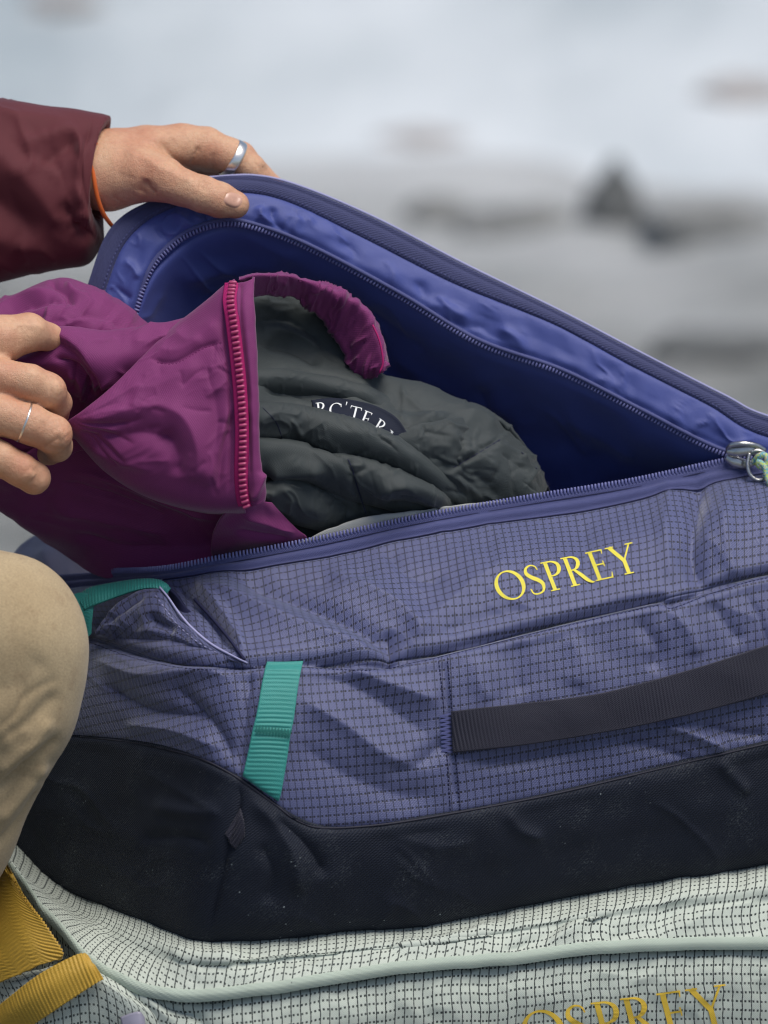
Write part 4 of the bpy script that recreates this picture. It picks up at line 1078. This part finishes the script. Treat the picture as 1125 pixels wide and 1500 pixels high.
shs = [
    ('t', [(108, 620), (150, 611), (200, 598), (250, 592)], 15, 12), ('t', [(114, 636), (160, 640), (215, 634), (268, 650)], 15, -14),
    ('t', [(122, 652), (170, 672), (230, 690)], 11, 8), ('t', [(225, 590), (268, 612), (290, 660), (285, 712)], 19, 17), ('t', [(236, 628), (258, 660), (262, 700)], 13, -12),
    ('t', [(312, 560), (318, 620), (312, 700)], 13, -8), ('t', [(298, 725), (320, 655), (340, 585)], 9, 8), ('t', [(318, 718), (328, 655), (347, 590)], 6, -9),
    ('k', [(214, 523), (240, 530), (262, 528), (297, 508), (330, 498)], 3.0, -7), ('t', [(225, 511), (262, 515), (300, 494)], 9, 6),
    ('k', [(326, 430), (328, 490), (336, 560), (338, 650), (334, 740)], 3.5, -7), ('t', [(180, 575), (235, 562), (300, 530)], 24, 7),
    ('k', [(120, 612), (165, 585), (210, 560)], 4, 4), ('k', [(114, 626), (150, 650), (190, 680)], 4, -5), ('k', [(118, 618), (170, 620), (215, 612)], 3, -4), ('t', [(250, 480), (280, 500), (322, 470)], 12, 6),
]
shs += fan(9, (100, 617), -42, 40, 14, 120, 4.0, 5, 1) + creases(26, 170, 490, 320, 700, -40, 35, 20, 60, 2.6, 3.0, 2) + creases(12, 300, 480, 330, 720, 70, 20, 20, 50, 2.2, 2.5, 3)
am_ = np.clip(8.0 - np.arange(SH.shape[0]) / 20, 0, 1)[:, None] * np.clip(np.arange(SH.shape[1]) / 26 - 1.6, 0, 1)[None]
shs = [(k, p, w * 1.1, a * (.75 if k == 't' else 1)) for k, p, w, a in shs]
SH = sculpt(SH, [], am_ * (stroke_amp(sx_, sy_, shs) + 1.2 * wrinkle(sx_, sy_, 40, 151, -38, 4.0) + 2.2 * fbm(sx_, sy_, 90, 153, 1) + 0.8 * wrinkle(sx_, sy_, 16, 155, -50, 3.5)))
shell = gmesh('shell', SH, M['magenta'], jk, uva, thick=3)
stitches('stitching', [(214, 526), (240, 533), (262, 531), (297, 511), (326, 501)], SH, plain('magenta thread', (0.16, 0.02, 0.11), .7, .2), shell, ln=3.5, gap=5.5, r=.8)
b_rows = [
    [(-70, 530, 60), (20, 532, 50), (95, 506, 40), (165, 497, 50), (245, 487, 60), (310, 470, 70)],
    [(-70, 512, -35), (22, 521, -40), (96, 491, -46), (165, 483, -36), (245, 472, -24), (310, 455, -10)],
    [(-70, 545, -45), (45, 536, -62), (105, 526, -76), (170, 518, -72), (245, 508, -52), (310, 500, -40)],
    [(-70, 575, -10), (60, 566, -22), (112, 556, -44), (165, 556, -52), (235, 550, -40), (300, 545, -30)],
    [(-70, 610, 30), (80, 605, 30), (118, 600, 20), (165, 600, 0), (230, 600, -10), (290, 600, -10)],
    [(-70, 670, 50), (80, 670, 50), (120, 660, 50), (165, 660, 40), (230, 660, 40), (290, 660, 40)]]
G_ = grid(b_rows, 22, 26)
ub_ = arc_uv(G_)
x_, y_ = G_[..., 0], G_[..., 1]
G_ = sculpt(G_, [('S', [(60, 494), (95, 503), (125, 526), (148, 552), (154, 588)], 26, 15), ('t', [(75, 520), (105, 535), (130, 560), (135, 590)], 9, -14), ('t', [(95, 545), (118, 560), (122, 590)], 7, 8), ('t', [(150, 560), (160, 580), (158, 600)], 8, -16),
                 ('t', [(130, 548), (140, 562), (134, 576)], 5, 9), ('t', [(190, 500), (220, 500), (250, 488)], 12, 5)] + fan(7, (100, 600), -75, -5, 20, 100, 4, 4.5, 8) + creases(12, 110, 490, 250, 560, -15, 25, 20, 60, 2.6, 2.6, 9), 3.0 * wrinkle(x_, y_, 30, 157, -25, 2.4) + 1.5 * fbm(x_, y_, 55, 158, 2))
gmesh('shell', G_, M['magenta'], jk, ub_, thick=3)
c_rows = [
    [(-70, 680, -30), (20, 675, -20), (90, 640, 10), (150, 672, 30), (220, 715, 34), (290, 742, 26), (350, 750, -10)],
    [(-60, 715, 20), (40, 718, 36), (105, 708, 20), (165, 726, 28), (235, 750, 30), (300, 768, 22), (365, 762, 0)],
    [(-20, 740, 110), (38, 770, 130), (110, 790, 124), (180, 800, 108), (240, 803, 92), (300, 800, 76), (385, 780, 50)],
    [(0, 735, 230), (50, 782, 240), (105, 822, 230), (165, 850, 160), (240, 842, 110), (305, 826, 90), (420, 798, 62)]]
c_rows = [[(x, y, d + q) for x, y, d in row] for row, q in zip(c_rows, (40, 66, 40, 10))]
G_ = grid(c_rows, 26, 24)
uc_ = arc_uv(G_)
x_, y_ = G_[..., 0], G_[..., 1]
G_ = sculpt(G_, [('t', [(90, 688), (160, 702), (260, 742), (330, 765)], 7, 9), ('t', [(80, 705), (150, 722), (250, 762)], 6, -8), ('t', [(60, 740), (150, 760), (260, 785)], 10, 7), ('t', [(100, 780), (180, 800), (260, 800)], 8, -6)],
            2 * ridged(x_, y_, 50, 159, 20, 2) + 2 * fbm(x_, y_, 50, 160))
gmesh('shell', G_, M['magenta'], jk, uc_, thick=3)
# back roll of the shell behind the hand
br = [
    [(-80, 500, 260), (0, 470, 250), (70, 440, 230), (130, 450, 240), (185, 480, 240), (250, 510, 240)],
    [(-80, 452, 140), (0, 441, 130), (70, 410, 110), (118, 412, 110), (180, 447, 120), (240, 492, 130)],
    [(-80, 470, 60), (0, 462, 50), (70, 434, 34), (125, 440, 34), (185, 470, 48), (245, 505, 80)],
    [(-80, 510, 10), (0, 500, 10), (70, 480, 0), (128, 482, 2), (190, 500, 20), (250, 520, 60)],
    [(-80, 570, 30), (0, 560, 30), (70, 545, 20), (130, 540, 20), (190, 540, 40), (250, 550, 70)]]
G_ = grid(br, 20, 24)
x_, y_ = G_[..., 0], G_[..., 1]
G_ = sculpt(G_, [('t', [(-20, 490), (20, 455), (70, 440), (110, 438)], 7, -10), ('t', [(-20, 470), (30, 436), (80, 424)], 6, 7), ('t', [(70, 412), (100, 430), (110, 450)], 6, -10), ('t', [(95, 412), (108, 428), (130, 440)], 5, 7),
                 ('k', [(106, 420), (96, 445), (80, 470), (72, 490)], 3, -5), ('t', [(120, 420), (160, 445), (200, 475)], 12, 6), ('t', [(110, 460), (150, 465), (200, 490)], 9, -6)] + creases(22, -20, 415, 220, 500, -25, 35, 20, 70, 2.8, 3.2, 10),
            3.5 * wrinkle(x_, y_, 30, 161, -30, 2.4) + 1.5 * fbm(x_, y_, 45, 163, 2))
gmesh('sleeve', G_, M['magenta'], jk, arc_uv(G_), thick=3)
# zip and front hem
zl = [(338, 414, -56), (335, 440, -84), (339, 470, -98), (345, 520, -108), (350, 570, -114), (353, 630, -117), (352, 690, -112), (354, 725, -104), (358, 742, -98)]
zc = np.array(zl, float)
Gz = grid([[(x - 9, y, d + 2), (x - 2, y, d - 2), (x + 6, y, d - 2), (x + 12, y, d + 2)] for x, y, d in zl], 14, 5)
jz = gmesh('zip', Gz, M['ziptape_red'], jk, arc_uv(Gz), thick=3, label='crimson zip edge')
def one_tooth():
    V = []; 
    for l, q in ((-.5, .6), (-.4, 1), (.3, 1), (.5, .7)):
        for a, b in ((-1, 0), (-.7, .8), (0, 1), (.7, .8), (1, 0)):
            V.append((l * 11.5, a * 2.6 * q, -b * 3.0 * q))
    F = []
    for r_ in range(3):
        for j in range(4):
            k = r_ * 5 + j; F.append([k, k + 1, k + 6, k + 5])
    F += [[4, 3, 2, 1, 0], [15, 16, 17, 18, 19]]
    return np.array(V), F
tc = curve([(x + 3, y, d - 4.5) for x, y, d in zl], 7.8)
tt = np.gradient(tc, axis=0)
tv, tf = one_tooth()
tooth_me = None
Rcam = np.stack([RGT, -UPV, FWD], 1)     # columns: photo x, photo y, depth
import mathutils
for i in range(len(tc)):
    if tooth_me is None:
        tooth_me = bpy.data.meshes.new('zip_tooth')
        tooth_me.from_pydata((tv * S).tolist(), [], tf)
        tooth_me.polygons.foreach_set('use_smooth', [True] * len(tooth_me.polygons))
        tooth_me.materials.append(M['tooth_red'])
    o = bpy.data.objects.new('zip_tooth', tooth_me); link(o); o.parent = jz
    t_ = tt[i] / np.linalg.norm(tt[i])
    xax = np.array([t_[1], -t_[0], 0]); xax /= np.linalg.norm(xax); xax = xax + np.array([0, -.12, 0]); xax /= np.linalg.norm(xax)
    yax = t_ - (t_ * xax).sum() * xax; yax /= np.linalg.norm(yax)
    zax = np.cross(xax, yax)
    Rm = Rcam @ np.stack([xax, yax, zax], 1)
    if np.linalg.det(Rm) < 0: Rm[:, 2] *= -1
    mt = mathutils.Matrix(Rm.tolist()).to_4x4()
    mt.translation = Vector(P(tc[i]) - ROOT[jk])
    o.matrix_basis = mt
hem = [[(x + 11, y, d + 1), (x + 11 + w * .5, y + q * .3, d - 3), (x + 11 + w, y + q, d + 8), (x + 8 + w, y + q, d + 40)] for (x, y, d), w, q in zip(zl, [24, 26, 24, 21, 18, 16, 20, 24, 20], [-8, -4, -2, 0, 0, 0, -4, -8, -8])]
Gh = grid(hem, 14, 8)
Gh = sculpt(Gh, [('t', [(385, 690), (378, 715), (370, 735)], 6, 8), ('c', [(352, 420), (352, 470), (362, 570), (366, 690)], 3, -3)], .8 * fbm(Gh[..., 0], Gh[..., 1], 20, 171))
gmesh('hem', Gh, M['magenta'], jk, arc_uv(Gh), thick=3)
# gathered collar band looping over to the far side
co_o = [(350, 407, -48), (372, 401, -30), (400, 401, 0), (430, 403, 30), (480, 421, 70), (527, 443, 96), (551, 474, 106), (566, 520, 104), (566, 542, 98)]
co_i = [(360, 440, -40), (378, 434, -26), (402, 432, -4), (434, 438, 24), (466, 463, 58), (488, 490, 76), (502, 517, 84), (516, 548, 84), (544, 556, 88)]
rows = []
for f, b in ((-0.02, 50), (0.0, 8), (0.10, -3), (0.45, 14), (0.8, 36), (1.0, 54), (0.94, 90)):
    rows.append([(a[0] * (1 - f) + b_[0] * f, a[1] * (1 - f) + b_[1] * f, a[2] * (1 - f) + b_[2] * f + b) for a, b_ in zip(co_o, co_i)])
Gc = grid(rows, 8, 26)
uvc = arc_uv(Gc)
s_ = uvc[..., 0]
gath = np.clip((Gc[..., 0] - 380) / 60, 0.15, 1)
Gc = sculpt(Gc, [], gath * (2.4 * fbm(s_, uvc[..., 1] * 0.3, 13, 181, 2) + 4.5 * wrinkle(s_, uvc[..., 1] * 0.3, 12, 182, 0, 1.0, .5)))
gmesh('collar', Gc, M['magenta'], jk, uvc, thick=3)
Ge = tmesh('collar_edge', [(546, 476, 92), (556, 500, 88), (561, 530, 86), (556, 546, 86)], 1.4, M['ziptape_red'], jk)
# corner of the shell that hangs below the zip
fl = [[(340, 745, -50), (362, 738, -40), (385, 735, -20), (398, 736, 0)], [(320, 765, 0), (360, 757, -14), (395, 755, 6), (418, 758, 26)], [(310, 790, 50), (360, 778, 18), (405, 772, 26), (434, 774, 40)], [(310, 812, 84), (360, 800, 50), (410, 790, 40), (449, 786, 52)], [(320, 830, 120), (370, 815, 90), (415, 803, 66), (450, 796, 70)]]
G_ = grid(fl, 14, 14)
gmesh('hem', sculpt(G_, [('t', [(350, 755), (390, 765), (435, 782)], 7, 7), ('t', [(340, 775), (380, 782), (430, 790)], 6, -5)], 1.5 * fbm(G_[..., 0], G_[..., 1], 30, 191)), M['magenta'], jk, arc_uv(G_), thick=3)

# ------------------------------------------------------------------ person
ps = thing('person', 'person in maroon jacket and khaki trousers kneeling at the left, lifting the lid', 'person', (-250, 1250, 0))
def surfnets(f, org, h):
    s = f < 0
    nx, ny, nz = f.shape
    sh = (nx - 1, ny - 1, nz - 1)
    acc = np.zeros(sh + (3,), np.float32); cnt = np.zeros(sh, np.float32)
    def cor(c): return f[c[0]:c[0] + sh[0], c[1]:c[1] + sh[1], c[2]:c[2] + sh[2]]
    cs = [(i, j, k) for i in (0, 1) for j in (0, 1) for k in (0, 1)]
    for a in cs:
        for b in cs:
            if sum(b) - sum(a) == 1 and all(y >= x for x, y in zip(a, b)):
                fa_, fb_ = cor(a), cor(b)
                m = (fa_ < 0) != (fb_ < 0)
                t = np.where(m, fa_ / np.where(m, fa_ - fb_, 1), 0)
                for ax in range(3):
                    acc[..., ax] += m * (a[ax] + (b[ax] - a[ax]) * t)
                cnt += m
    act = cnt > 0
    idx = np.full(sh, -1, np.int64); idx[act] = np.arange(act.sum())
    V = (np.argwhere(act) + acc[act] / cnt[act][:, None]) * h + org
    Fs = []
    for ax in range(3):
        o1, o2 = [(1, 2), (2, 0), (0, 1)][ax]
        sl0 = [slice(1, n - 1) for n in f.shape]; sl1 = [slice(1, n - 1) for n in f.shape]
        sl0[ax] = slice(0, f.shape[ax] - 1); sl1[ax] = slice(1, f.shape[ax])
        a, b = s[tuple(sl0)], s[tuple(sl1)]
        m = a != b
        ij = np.argwhere(m)
        off = np.ones(3, int); off[ax] = 0
        c = ij + off
        def at(d1, d2):
            q = c.copy(); q[:, o1] -= d1; q[:, o2] -= d2
            return idx[q[:, 0], q[:, 1], q[:, 2]]
        q = np.stack([at(1, 1), at(0, 1), at(0, 0), at(1, 0)], 1)
        flip = b[m]
        q[flip] = q[flip][:, ::-1]
        Fs.append(q)
    return V, np.concatenate(Fs)
def rcone(p, a, b, ra, rb):
    a = np.array(a, float); b = np.array(b, float)
    ba = b - a; L2 = (ba * ba).sum()
    pa = p - a
    t = np.clip((pa @ ba) / L2, 0, 1)
    return np.linalg.norm(pa - t[..., None] * ba, axis=-1) - (ra + (rb - ra) * t)
def smin(a, b, k):
    h = np.clip(0.5 + 0.5 * (b - a) / k, 0, 1)
    return b * (1 - h) + a * h - k * h * (1 - h)
def blob(chains, lo, hi, h, kk=10, kin=6):
    """chains of round cones [(x,y,D,r)...]; cones of a chain blend with kin, chains with their own k"""
    ax = [np.arange(l, u, h) for l, u in zip(lo, hi)]
    p = np.stack(np.meshgrid(*ax, indexing='ij'), -1).astype(np.float32)
    f = None
    for ch in chains:
        k = kk
        if isinstance(ch, tuple): k, ch = ch
        g = None
        for a, b in zip(ch[:-1], ch[1:]):
            d = rcone(p, a[:3], b[:3], a[3], b[3])
            g = d if g is None else smin(g, d, kin)
        f = g if f is None else smin(f, g, k)
    f = f.copy()
    f[0], f[-1] = 5, 5; f[:, 0], f[:, -1] = 5, 5; f[:, :, 0], f[:, :, -1] = 5, 5
    return surfnets(f, np.array(lo, float), h)
def vnormals(V, F):
    n = np.zeros_like(V)
    fn = np.cross(V[F[:, 2]] - V[F[:, 0]], V[F[:, 3]] - V[F[:, 1]])
    for i in range(4): np.add.at(n, F[:, i], fn)
    return n / (np.linalg.norm(n, axis=1, keepdims=True) + 1e-9)
def relax(V, F, it):
    for _ in range(it):
        acc = np.zeros_like(V); c = np.zeros(len(V))
        for i in range(4):
            j = (i + 1) % 4
            np.add.at(acc, F[:, i], V[F[:, j]]); np.add.at(c, F[:, i], 1)
            np.add.at(acc, F[:, j], V[F[:, i]]); np.add.at(c, F[:, j], 1)
        V = V * 0.4 + 0.6 * acc / c[:, None]
    return V
def flesh(name, chains, lo, hi, h, strokes, mat, parent, kk=10, noise=(0.4, 14), it=3, kin=6):
    V, F = blob(chains, lo, hi, h, kk, kin)
    V = relax(V, F, it)
    n = vnormals(V, F)
    front = n[:, 2]
    if np.mean(front * (V[:, 2] - V[:, 2].mean())) < 0:      # normals must point out
        F = F[:, ::-1].copy(); n = -n
    A = stroke_amp(V[:, 0], V[:, 1], strokes) * np.clip(-n[:, 2] * 2 + .2, 0, 1)
    A = A + noise[0] * vnoise(V[:, 0] / noise[1], V[:, 1] / noise[1], V[:, 2] / noise[1], 5)
    V = V + n * A[:, None]
    return mesh(name, V, F, mat, parent), V
# left hand holding the lid
lh = [
    [(-20, 268, 240, 58), (60, 258, 238, 57), (120, 250, 236, 56), (165, 247, 228, 54)],
    (18, [(150, 244, 240, 52), (215, 226, 240, 42), (268, 215, 246, 33)]),
    (14, [(160, 240, 280, 46), (275, 218, 290, 32)]), (14, [(160, 246, 310, 40), (270, 226, 326, 30)]),
    (8, [(262, 214, 246, 32), (300, 216, 246, 30), (335, 228, 248, 26), (366, 248, 256, 23), (392, 280, 272, 19), (398, 312, 282, 16)]),
    (6, [(275, 218, 290, 31), (350, 232, 306, 25), (398, 278, 318, 20), (404, 318, 316, 16)]),
    (6, [(270, 226, 326, 29), (340, 238, 346, 24), (388, 282, 352, 19), (392, 320, 346, 16)]),
    (14, [(160, 262, 210, 48), (205, 256, 190, 40), (240, 262, 172, 33)]),
    (5, [(232, 262, 174, 33), (266, 274, 165, 27), (296, 284, 159, 26.5), (322, 293, 160, 25.5), (345, 300, 163, 20.5)]),
]
lhs = [('k', [(232, 203), (246, 222), (268, 242), (308, 258)], 5, -5), ('k', [(291, 213), (285, 228), (280, 244)], 2.5, -3.5), ('k', [(315, 222), (310, 238), (316, 252)], 3, -2),
       ('k', [(300, 263), (297, 272), (294, 280)], 1.6, -2.2), ('k', [(308, 266), (304, 275), (302, 284)], 1.6, -2.0), ('k', [(291, 262), (290, 270), (288, 276)], 1.6, -1.6), 
       ('k', [(212, 262), (218, 275), (230, 285)], 4, -3.5), ('t', [(200, 225), (235, 245), (290, 270)], 12, 2.5), ('t', [(215, 262), (205, 285)], 10, -3), ('t', [(175, 215), (220, 205), (270, 200)], 9, 2.0),
       ('k', [(372, 236), (380, 246), (384, 256)], 1.6, -1.6), ('k', [(380, 240), (388, 250), (390, 262)], 1.6, -1.4), ('k', [(180, 222), (215, 235), (250, 260)], 7, 1.2), ('k', [(170, 255), (200, 262)], 5, -1.0), ('k', [(240, 292), (262, 300), (285, 305)], 2.5, -0.9), ('k', [(330, 306), (345, 310)], 2.5, -0.8), ('k', [(385, 243), (392, 252)], 2, -1.5), ('t', [(330, 282), (352, 296)], 10, -1.5), ('k', [(160, 285), (185, 300), (205, 298)], 3, -1.5)]
hand1, HV = flesh('hand', lh, (-30, 165, 110), (425, 345, 385), 2.6, lhs, M['skin'], ps, kk=12, it=2)
hand1['label'] = 'left hand gripping the raised lid, wide silver ring'
def nail(name, c, ax, ay, parent, surf, off=-1.0):
    th = np.linspace(0, 2 * math.pi, 24, endpoint=False)
    rs = np.linspace(0, 1, 7)
    pts = []
    for r in rs:
        for t in th:
            sx2, sy2 = np.sign(math.cos(t)) * abs(math.cos(t)) ** .75, np.sign(math.sin(t)) * abs(math.sin(t)) ** .75
            pts.append((c[0] + r * (ax[0] * sx2 + ay[0] * sy2), c[1] + r * (ax[1] * sx2 + ay[1] * sy2)))
    S_ = surf[surf[:, 2] < c[2]]
    p = drape(S_, pts, off)
    r = np.repeat(rs, 24)
    p[:, 2] += 2.2 * r ** 6
    V = p.reshape(7, 24, 3)
    mesh(name, V.reshape(-1, 3), gfaces(7, 24, True)[:, ::-1], M['nail'], parent)
nail('fingernail', (342, 293, 165), (13, 5), (-5, 10), hand1, HV, -1.8)
def ringband(name, c, axis, r, w, t, mat, parent, squash=1.0, vshape=0.0):
    ax = np.array(axis, float); ax /= np.linalg.norm(ax)
    e1 = np.cross(ax, [0, 0, 1.0]); e1 /= np.linalg.norm(e1); e2 = np.cross(ax, e1)
    th = np.linspace(0, 2 * math.pi, 72, endpoint=False)
    pr = np.linspace(0, 2 * math.pi, 12, endpoint=False)
    rows = []
    for q in pr:
        a_, r_ = w / 2 * np.sign(math.cos(q)) * abs(math.cos(q)) ** .6, t / 2 * math.sin(q)
        sh_ = vshape * np.maximum(0, 1 - np.abs(((th - math.pi * 1.5 + math.pi) % (2 * math.pi)) - math.pi) / 0.9)
        rows.append(np.array(c) + ax * (a_ + sh_)[:, None] + (r + r_) * (np.cos(th)[:, None] * e1 + squash * np.sin(th)[:, None] * e2))
    G = np.stack(rows)
    G = np.concatenate([G, G[:1]])
    return mesh(name, G.reshape(-1, 3), gfaces(len(G), 72, True), mat, parent)
ringband('ring', (341, 233, 249), (34, 20, 8), 28.5, 14, 3, M['silver'], hand1)['label'] = 'wide silver band'
# right hand pinching the jacket
rh = [
    [(-330, 620, -90, 62), (-190, 595, -110, 60), (-130, 585, -125, 62)],
    (20, [(-140, 560, -135, 55), (-50, 535, -140, 34)]), (20, [(-140, 590, -140, 55), (-50, 590, -150, 32)]), (20, [(-140, 630, -130, 50), (-50, 645, -145, 30)]), (14, [(-140, 660, -115, 42), (-60, 690, -120, 25)]),
    (7, [(-60, 540, -140, 33), (0, 552, -140, 27), (42, 560, -136, 26.5), (70, 572, -126, 26), (83, 591, -88, 22), (84, 606, -50, 18)]),
    (6, [(-60, 592, -152, 31), (0, 608, -152, 29.5), (45, 622, -150, 29), (77, 636, -142, 28), (84, 654, -104, 22), (72, 664, -60, 18)]),
    (6, [(-60, 645, -148, 29), (0, 672, -150, 25.5), (30, 688, -146, 24.5), (50, 700, -130, 23.5), (52, 704, -95, 19)]),
    (6, [(-90, 690, -125, 25), (-50, 718, -112, 21), (-40, 728, -80, 17)]),
    (12, [(-150, 540, -110, 46), (-60, 515, -112, 42), (0, 498, -102, 36), (42, 487, -90, 28), (72, 494, -58, 20), (92, 506, -14, 14)]),
]
rhs = [('k', [(84, 550), (90, 562), (92, 576)], 1.8, -1.4), ('k', [(76, 547), (82, 560), (83, 576)], 1.8, -1.3), ('k', [(68, 548), (73, 562), (73, 580)], 1.8, -1.0), ('k', [(86, 612), (94, 626), (95, 644)], 1.8, -1.4), ('k', [(77, 610), (84, 626), (84, 648)], 1.8, -1.2), ('k', [(52, 682), (60, 692), (62, 706)], 1.7, -1.3), ('k', [(45, 680), (52, 692), (52, 710)], 1.7, -1.1), ('k', [(20, 545), (50, 548), (70, 556)], 5, 0.8), ('k', [(10, 462), (20, 470), (18, 482)], 2, -0.9), ('k', [(66, 660), (74, 650), (90, 640)], 4, -3), ('t', [(86, 628), (96, 640)], 9, 2.2), ('t', [(80, 560), (92, 575)], 9, 2), ('t', [(40, 690), (50, 700)], 8, 2), ('k', [(36, 694), (44, 688), (56, 690)], 2, -1.6), ('k', [(60, 618), (64, 630)], 3, -1.2), ('k', [(70, 655), (82, 660), (96, 656)], 3, -2),
       ('k', [(0, 470), (18, 476), (36, 484)], 3, -1.2), ('k', [(40, 470), (46, 480), (44, 490)], 4, -1.5), ('t', [(10, 480), (40, 475), (70, 484)], 8, 2)]
hand2, HV2 = flesh('hand', rh, (-345, 445, -205), (125, 765, -15), 2.8, rhs, M['skin'], ps, kk=14, it=2)
hand2['label'] = 'right hand clutching the magenta jacket, thin silver ring'
ringband('ring', (36, 619, -151), (45, 17, 3), 28.6, 3.6, 3.2, M['silver'], hand2, vshape=-13)['label'] = 'thin pointed silver ring'
# maroon sleeve on the far arm
rings = [(-420, 168, 520, 90), (-300, 158, 490, 90), (-150, 149, 450, 88), (-60, 149, 428, 86), (0, 150, 415, 84), (55, 153, 402, 82), (100, 157, 394, 80), (130, 161, 388, 78), (146, 165, 376, 76), (153, 170, 352, 72), (154, 178, 332, 66), (146, 187, 324, 60), (120, 192, 322, 56)]
nth = 96
th = np.linspace(0, 2 * math.pi, nth, endpoint=False)
rows = []
for i, (cx, y0, y1, rd) in enumerate(rings):
    kf = np.interp(i, [0, 5, 8, 11], [0, 6, 18, 24])
    y = (y0 + y1) / 2 - (y1 - y0) / 2 * np.cos(th)
    fr = np.sin(th)
    low = np.clip((y - 300) / 60, 0, 1) * np.interp(i, [6, 9], [0, 1])
    x = cx - kf * np.maximum(fr, 0) + 8 * np.cos(th) * np.interp(i, [5, 9], [0, 1]) + 8 * low * (i > 8)
    rows.append(np.stack([x, y, 236 - rd * fr], 1))
Gs_ = cr(np.array(rows), 14)
x_, y_, z_ = Gs_[..., 0], Gs_[..., 1], Gs_[..., 2]
sls = creases(26, -60, 170, 120, 380, 40, 40, 25, 80, 3.2, 3.6, 11) + fan(8, (140, 330), 150, 240, 8, 70, 4, 4.5, 12) + [('t', [(20, 215), (70, 200), (105, 190), (118, 215), (108, 270)], 10, 8), ('t', [(60, 240), (95, 215), (108, 195)], 12, -9), ('t', [(118, 200), (122, 260), (112, 310)], 12, 8), ('k', [(136, 172), (124, 215), (120, 260), (128, 300), (140, 330)], 4, -6),
       ('t', [(-60, 200), (0, 235), (60, 290), (90, 340)], 26, 12), ('t', [(-60, 260), (0, 300), (60, 350)], 22, -12), ('t', [(-80, 330), (0, 350), (80, 370)], 18, 8), ('t', [(90, 290), (110, 330), (130, 360)], 9, -8), ('t', [(95, 330), (120, 315), (140, 320)], 8, 7),
       ('t', [(-40, 175), (40, 172), (110, 178)], 14, 5)]
fn = np.stack([np.zeros_like(x_), -np.cos(th)[None] * np.ones_like(x_), -np.sin(th)[None] * np.ones_like(x_)], -1)
amp_ = stroke_amp(x_, y_, sls) * np.clip(np.sin(th)[None] * 2, 0, 1) + 4.5 * wrinkle(x_, y_ + z_ * .3, 56, 201, 30, 2.2) + 4 * fbm(x_, y_ + z_ * .4, 90, 203, 2)
cuffm = np.clip((np.arange(len(Gs_)) / 14 - 8.4) / 0.6, 0, 1)[:, None]
amp_ = amp_ * (1 - 0.7 * cuffm) + cuffm * 2.6 * np.sin(th * 34 + 2 * vnoise(th * 3, th * 0))[None]
Gs_ = Gs_ + fn * amp_[..., None]
gmesh('jacket_sleeve', np.concatenate([Gs_, Gs_[:, :1]], 1)[:, ::-1], M['maroon'], ps, arc_uv(np.concatenate([Gs_, Gs_[:, :1]], 1)), thick=3)
orc = [(y, y) for y in ()]
tmesh('cuff_cord', [(142, 210, 192), (136, 235, 178), (138, 262, 168), (143, 290, 170), (152, 314, 180), (165, 332, 200)], [2.4, 3.2, 3.4, 3.4, 3.4, 3.0], M['orange'], ps, nseg=8, label='orange cuff trim')
# near arm sleeve, left of the picture
rings = [(-700, 480, 760, 120), (-520, 490, 740, 110), (-330, 510, 710, 95), (-230, 520, 690, 88), (-170, 528, 668, 80), (-150, 532, 660, 76)]
rows = []
for cx, y0, y1, rd in rings:
    rows.append(np.stack([np.full(nth, cx), (y0 + y1) / 2 - (y1 - y0) / 2 * np.cos(th), -115 - rd * np.sin(th)], 1))
G_ = cr(np.array(rows), 8); G_ = np.concatenate([G_, G_[:, :1]], 1)
gmesh('jacket_sleeve', G_[:, ::-1], M['maroon'], ps, arc_uv(G_), thick=3)
# trouser leg: thigh, knee, shin
kn = [[(-620, 880, -60, 165), (-300, 905, -150, 155), (-90, 935, -215, 139), (-13, 947, -225, 132)], (40, [(-13, 947, -225, 132), (-20, 1020, -215, 133), (-105, 1200, -170, 128), (-220, 1480, -90, 120), (-330, 1740, 0, 105)])]
kns = [('t', [(0, 1085), (40, 1060), (90, 1010)], 12, -5), ('t', [(-10, 1140), (40, 1095), (80, 1050)], 13, 8), ('t', [(-10, 1165), (40, 1120), (95, 1070)], 9, -8), ('t', [(-10, 1215), (30, 1165), (75, 1110)], 12, 8), ('t', [(-10, 1245), (30, 1200), (60, 1150)], 8, -7),
       ('t', [(-20, 1020), (30, 1000), (70, 960)], 30, -3), ('t', [(0, 1190), (30, 1145), (60, 1115)], 5, -4)]
kns += fan(9, (-40, 1130), -62, 5, 60, 175, 5, 3, 21)
kns = [(k, p, w * .95, a * 1.1) for k, p, w, a in kns]
kleg, KVv = flesh('trouser_leg', kn, (-640, 760, -390), (150, 1760, 160), 6.0, kns, M['khaki'], ps, kk=40, noise=(2.5, 70), it=2, kin=20)

# unseen torso of the crouching person, added to block sky light from the left
tor = [(60, [(-700, 1060, 120, 215), (-660, 700, 110, 225), (-560, 330, 110, 245), (-500, 90, 120, 200)]), (60, [(-560, 200, 240, 125), (-480, 260, 290, 110), (-400, 340, 250, 95)]), (60, [(-600, 230, -60, 125), (-640, 500, -130, 110), (-620, 610, -115, 105)])]
flesh('jacket_body', tor, (-960, -140, -300), (-270, 1300, 460), 15, [], M['maroon'], ps, kk=60, noise=(10, 130), it=2, kin=30)
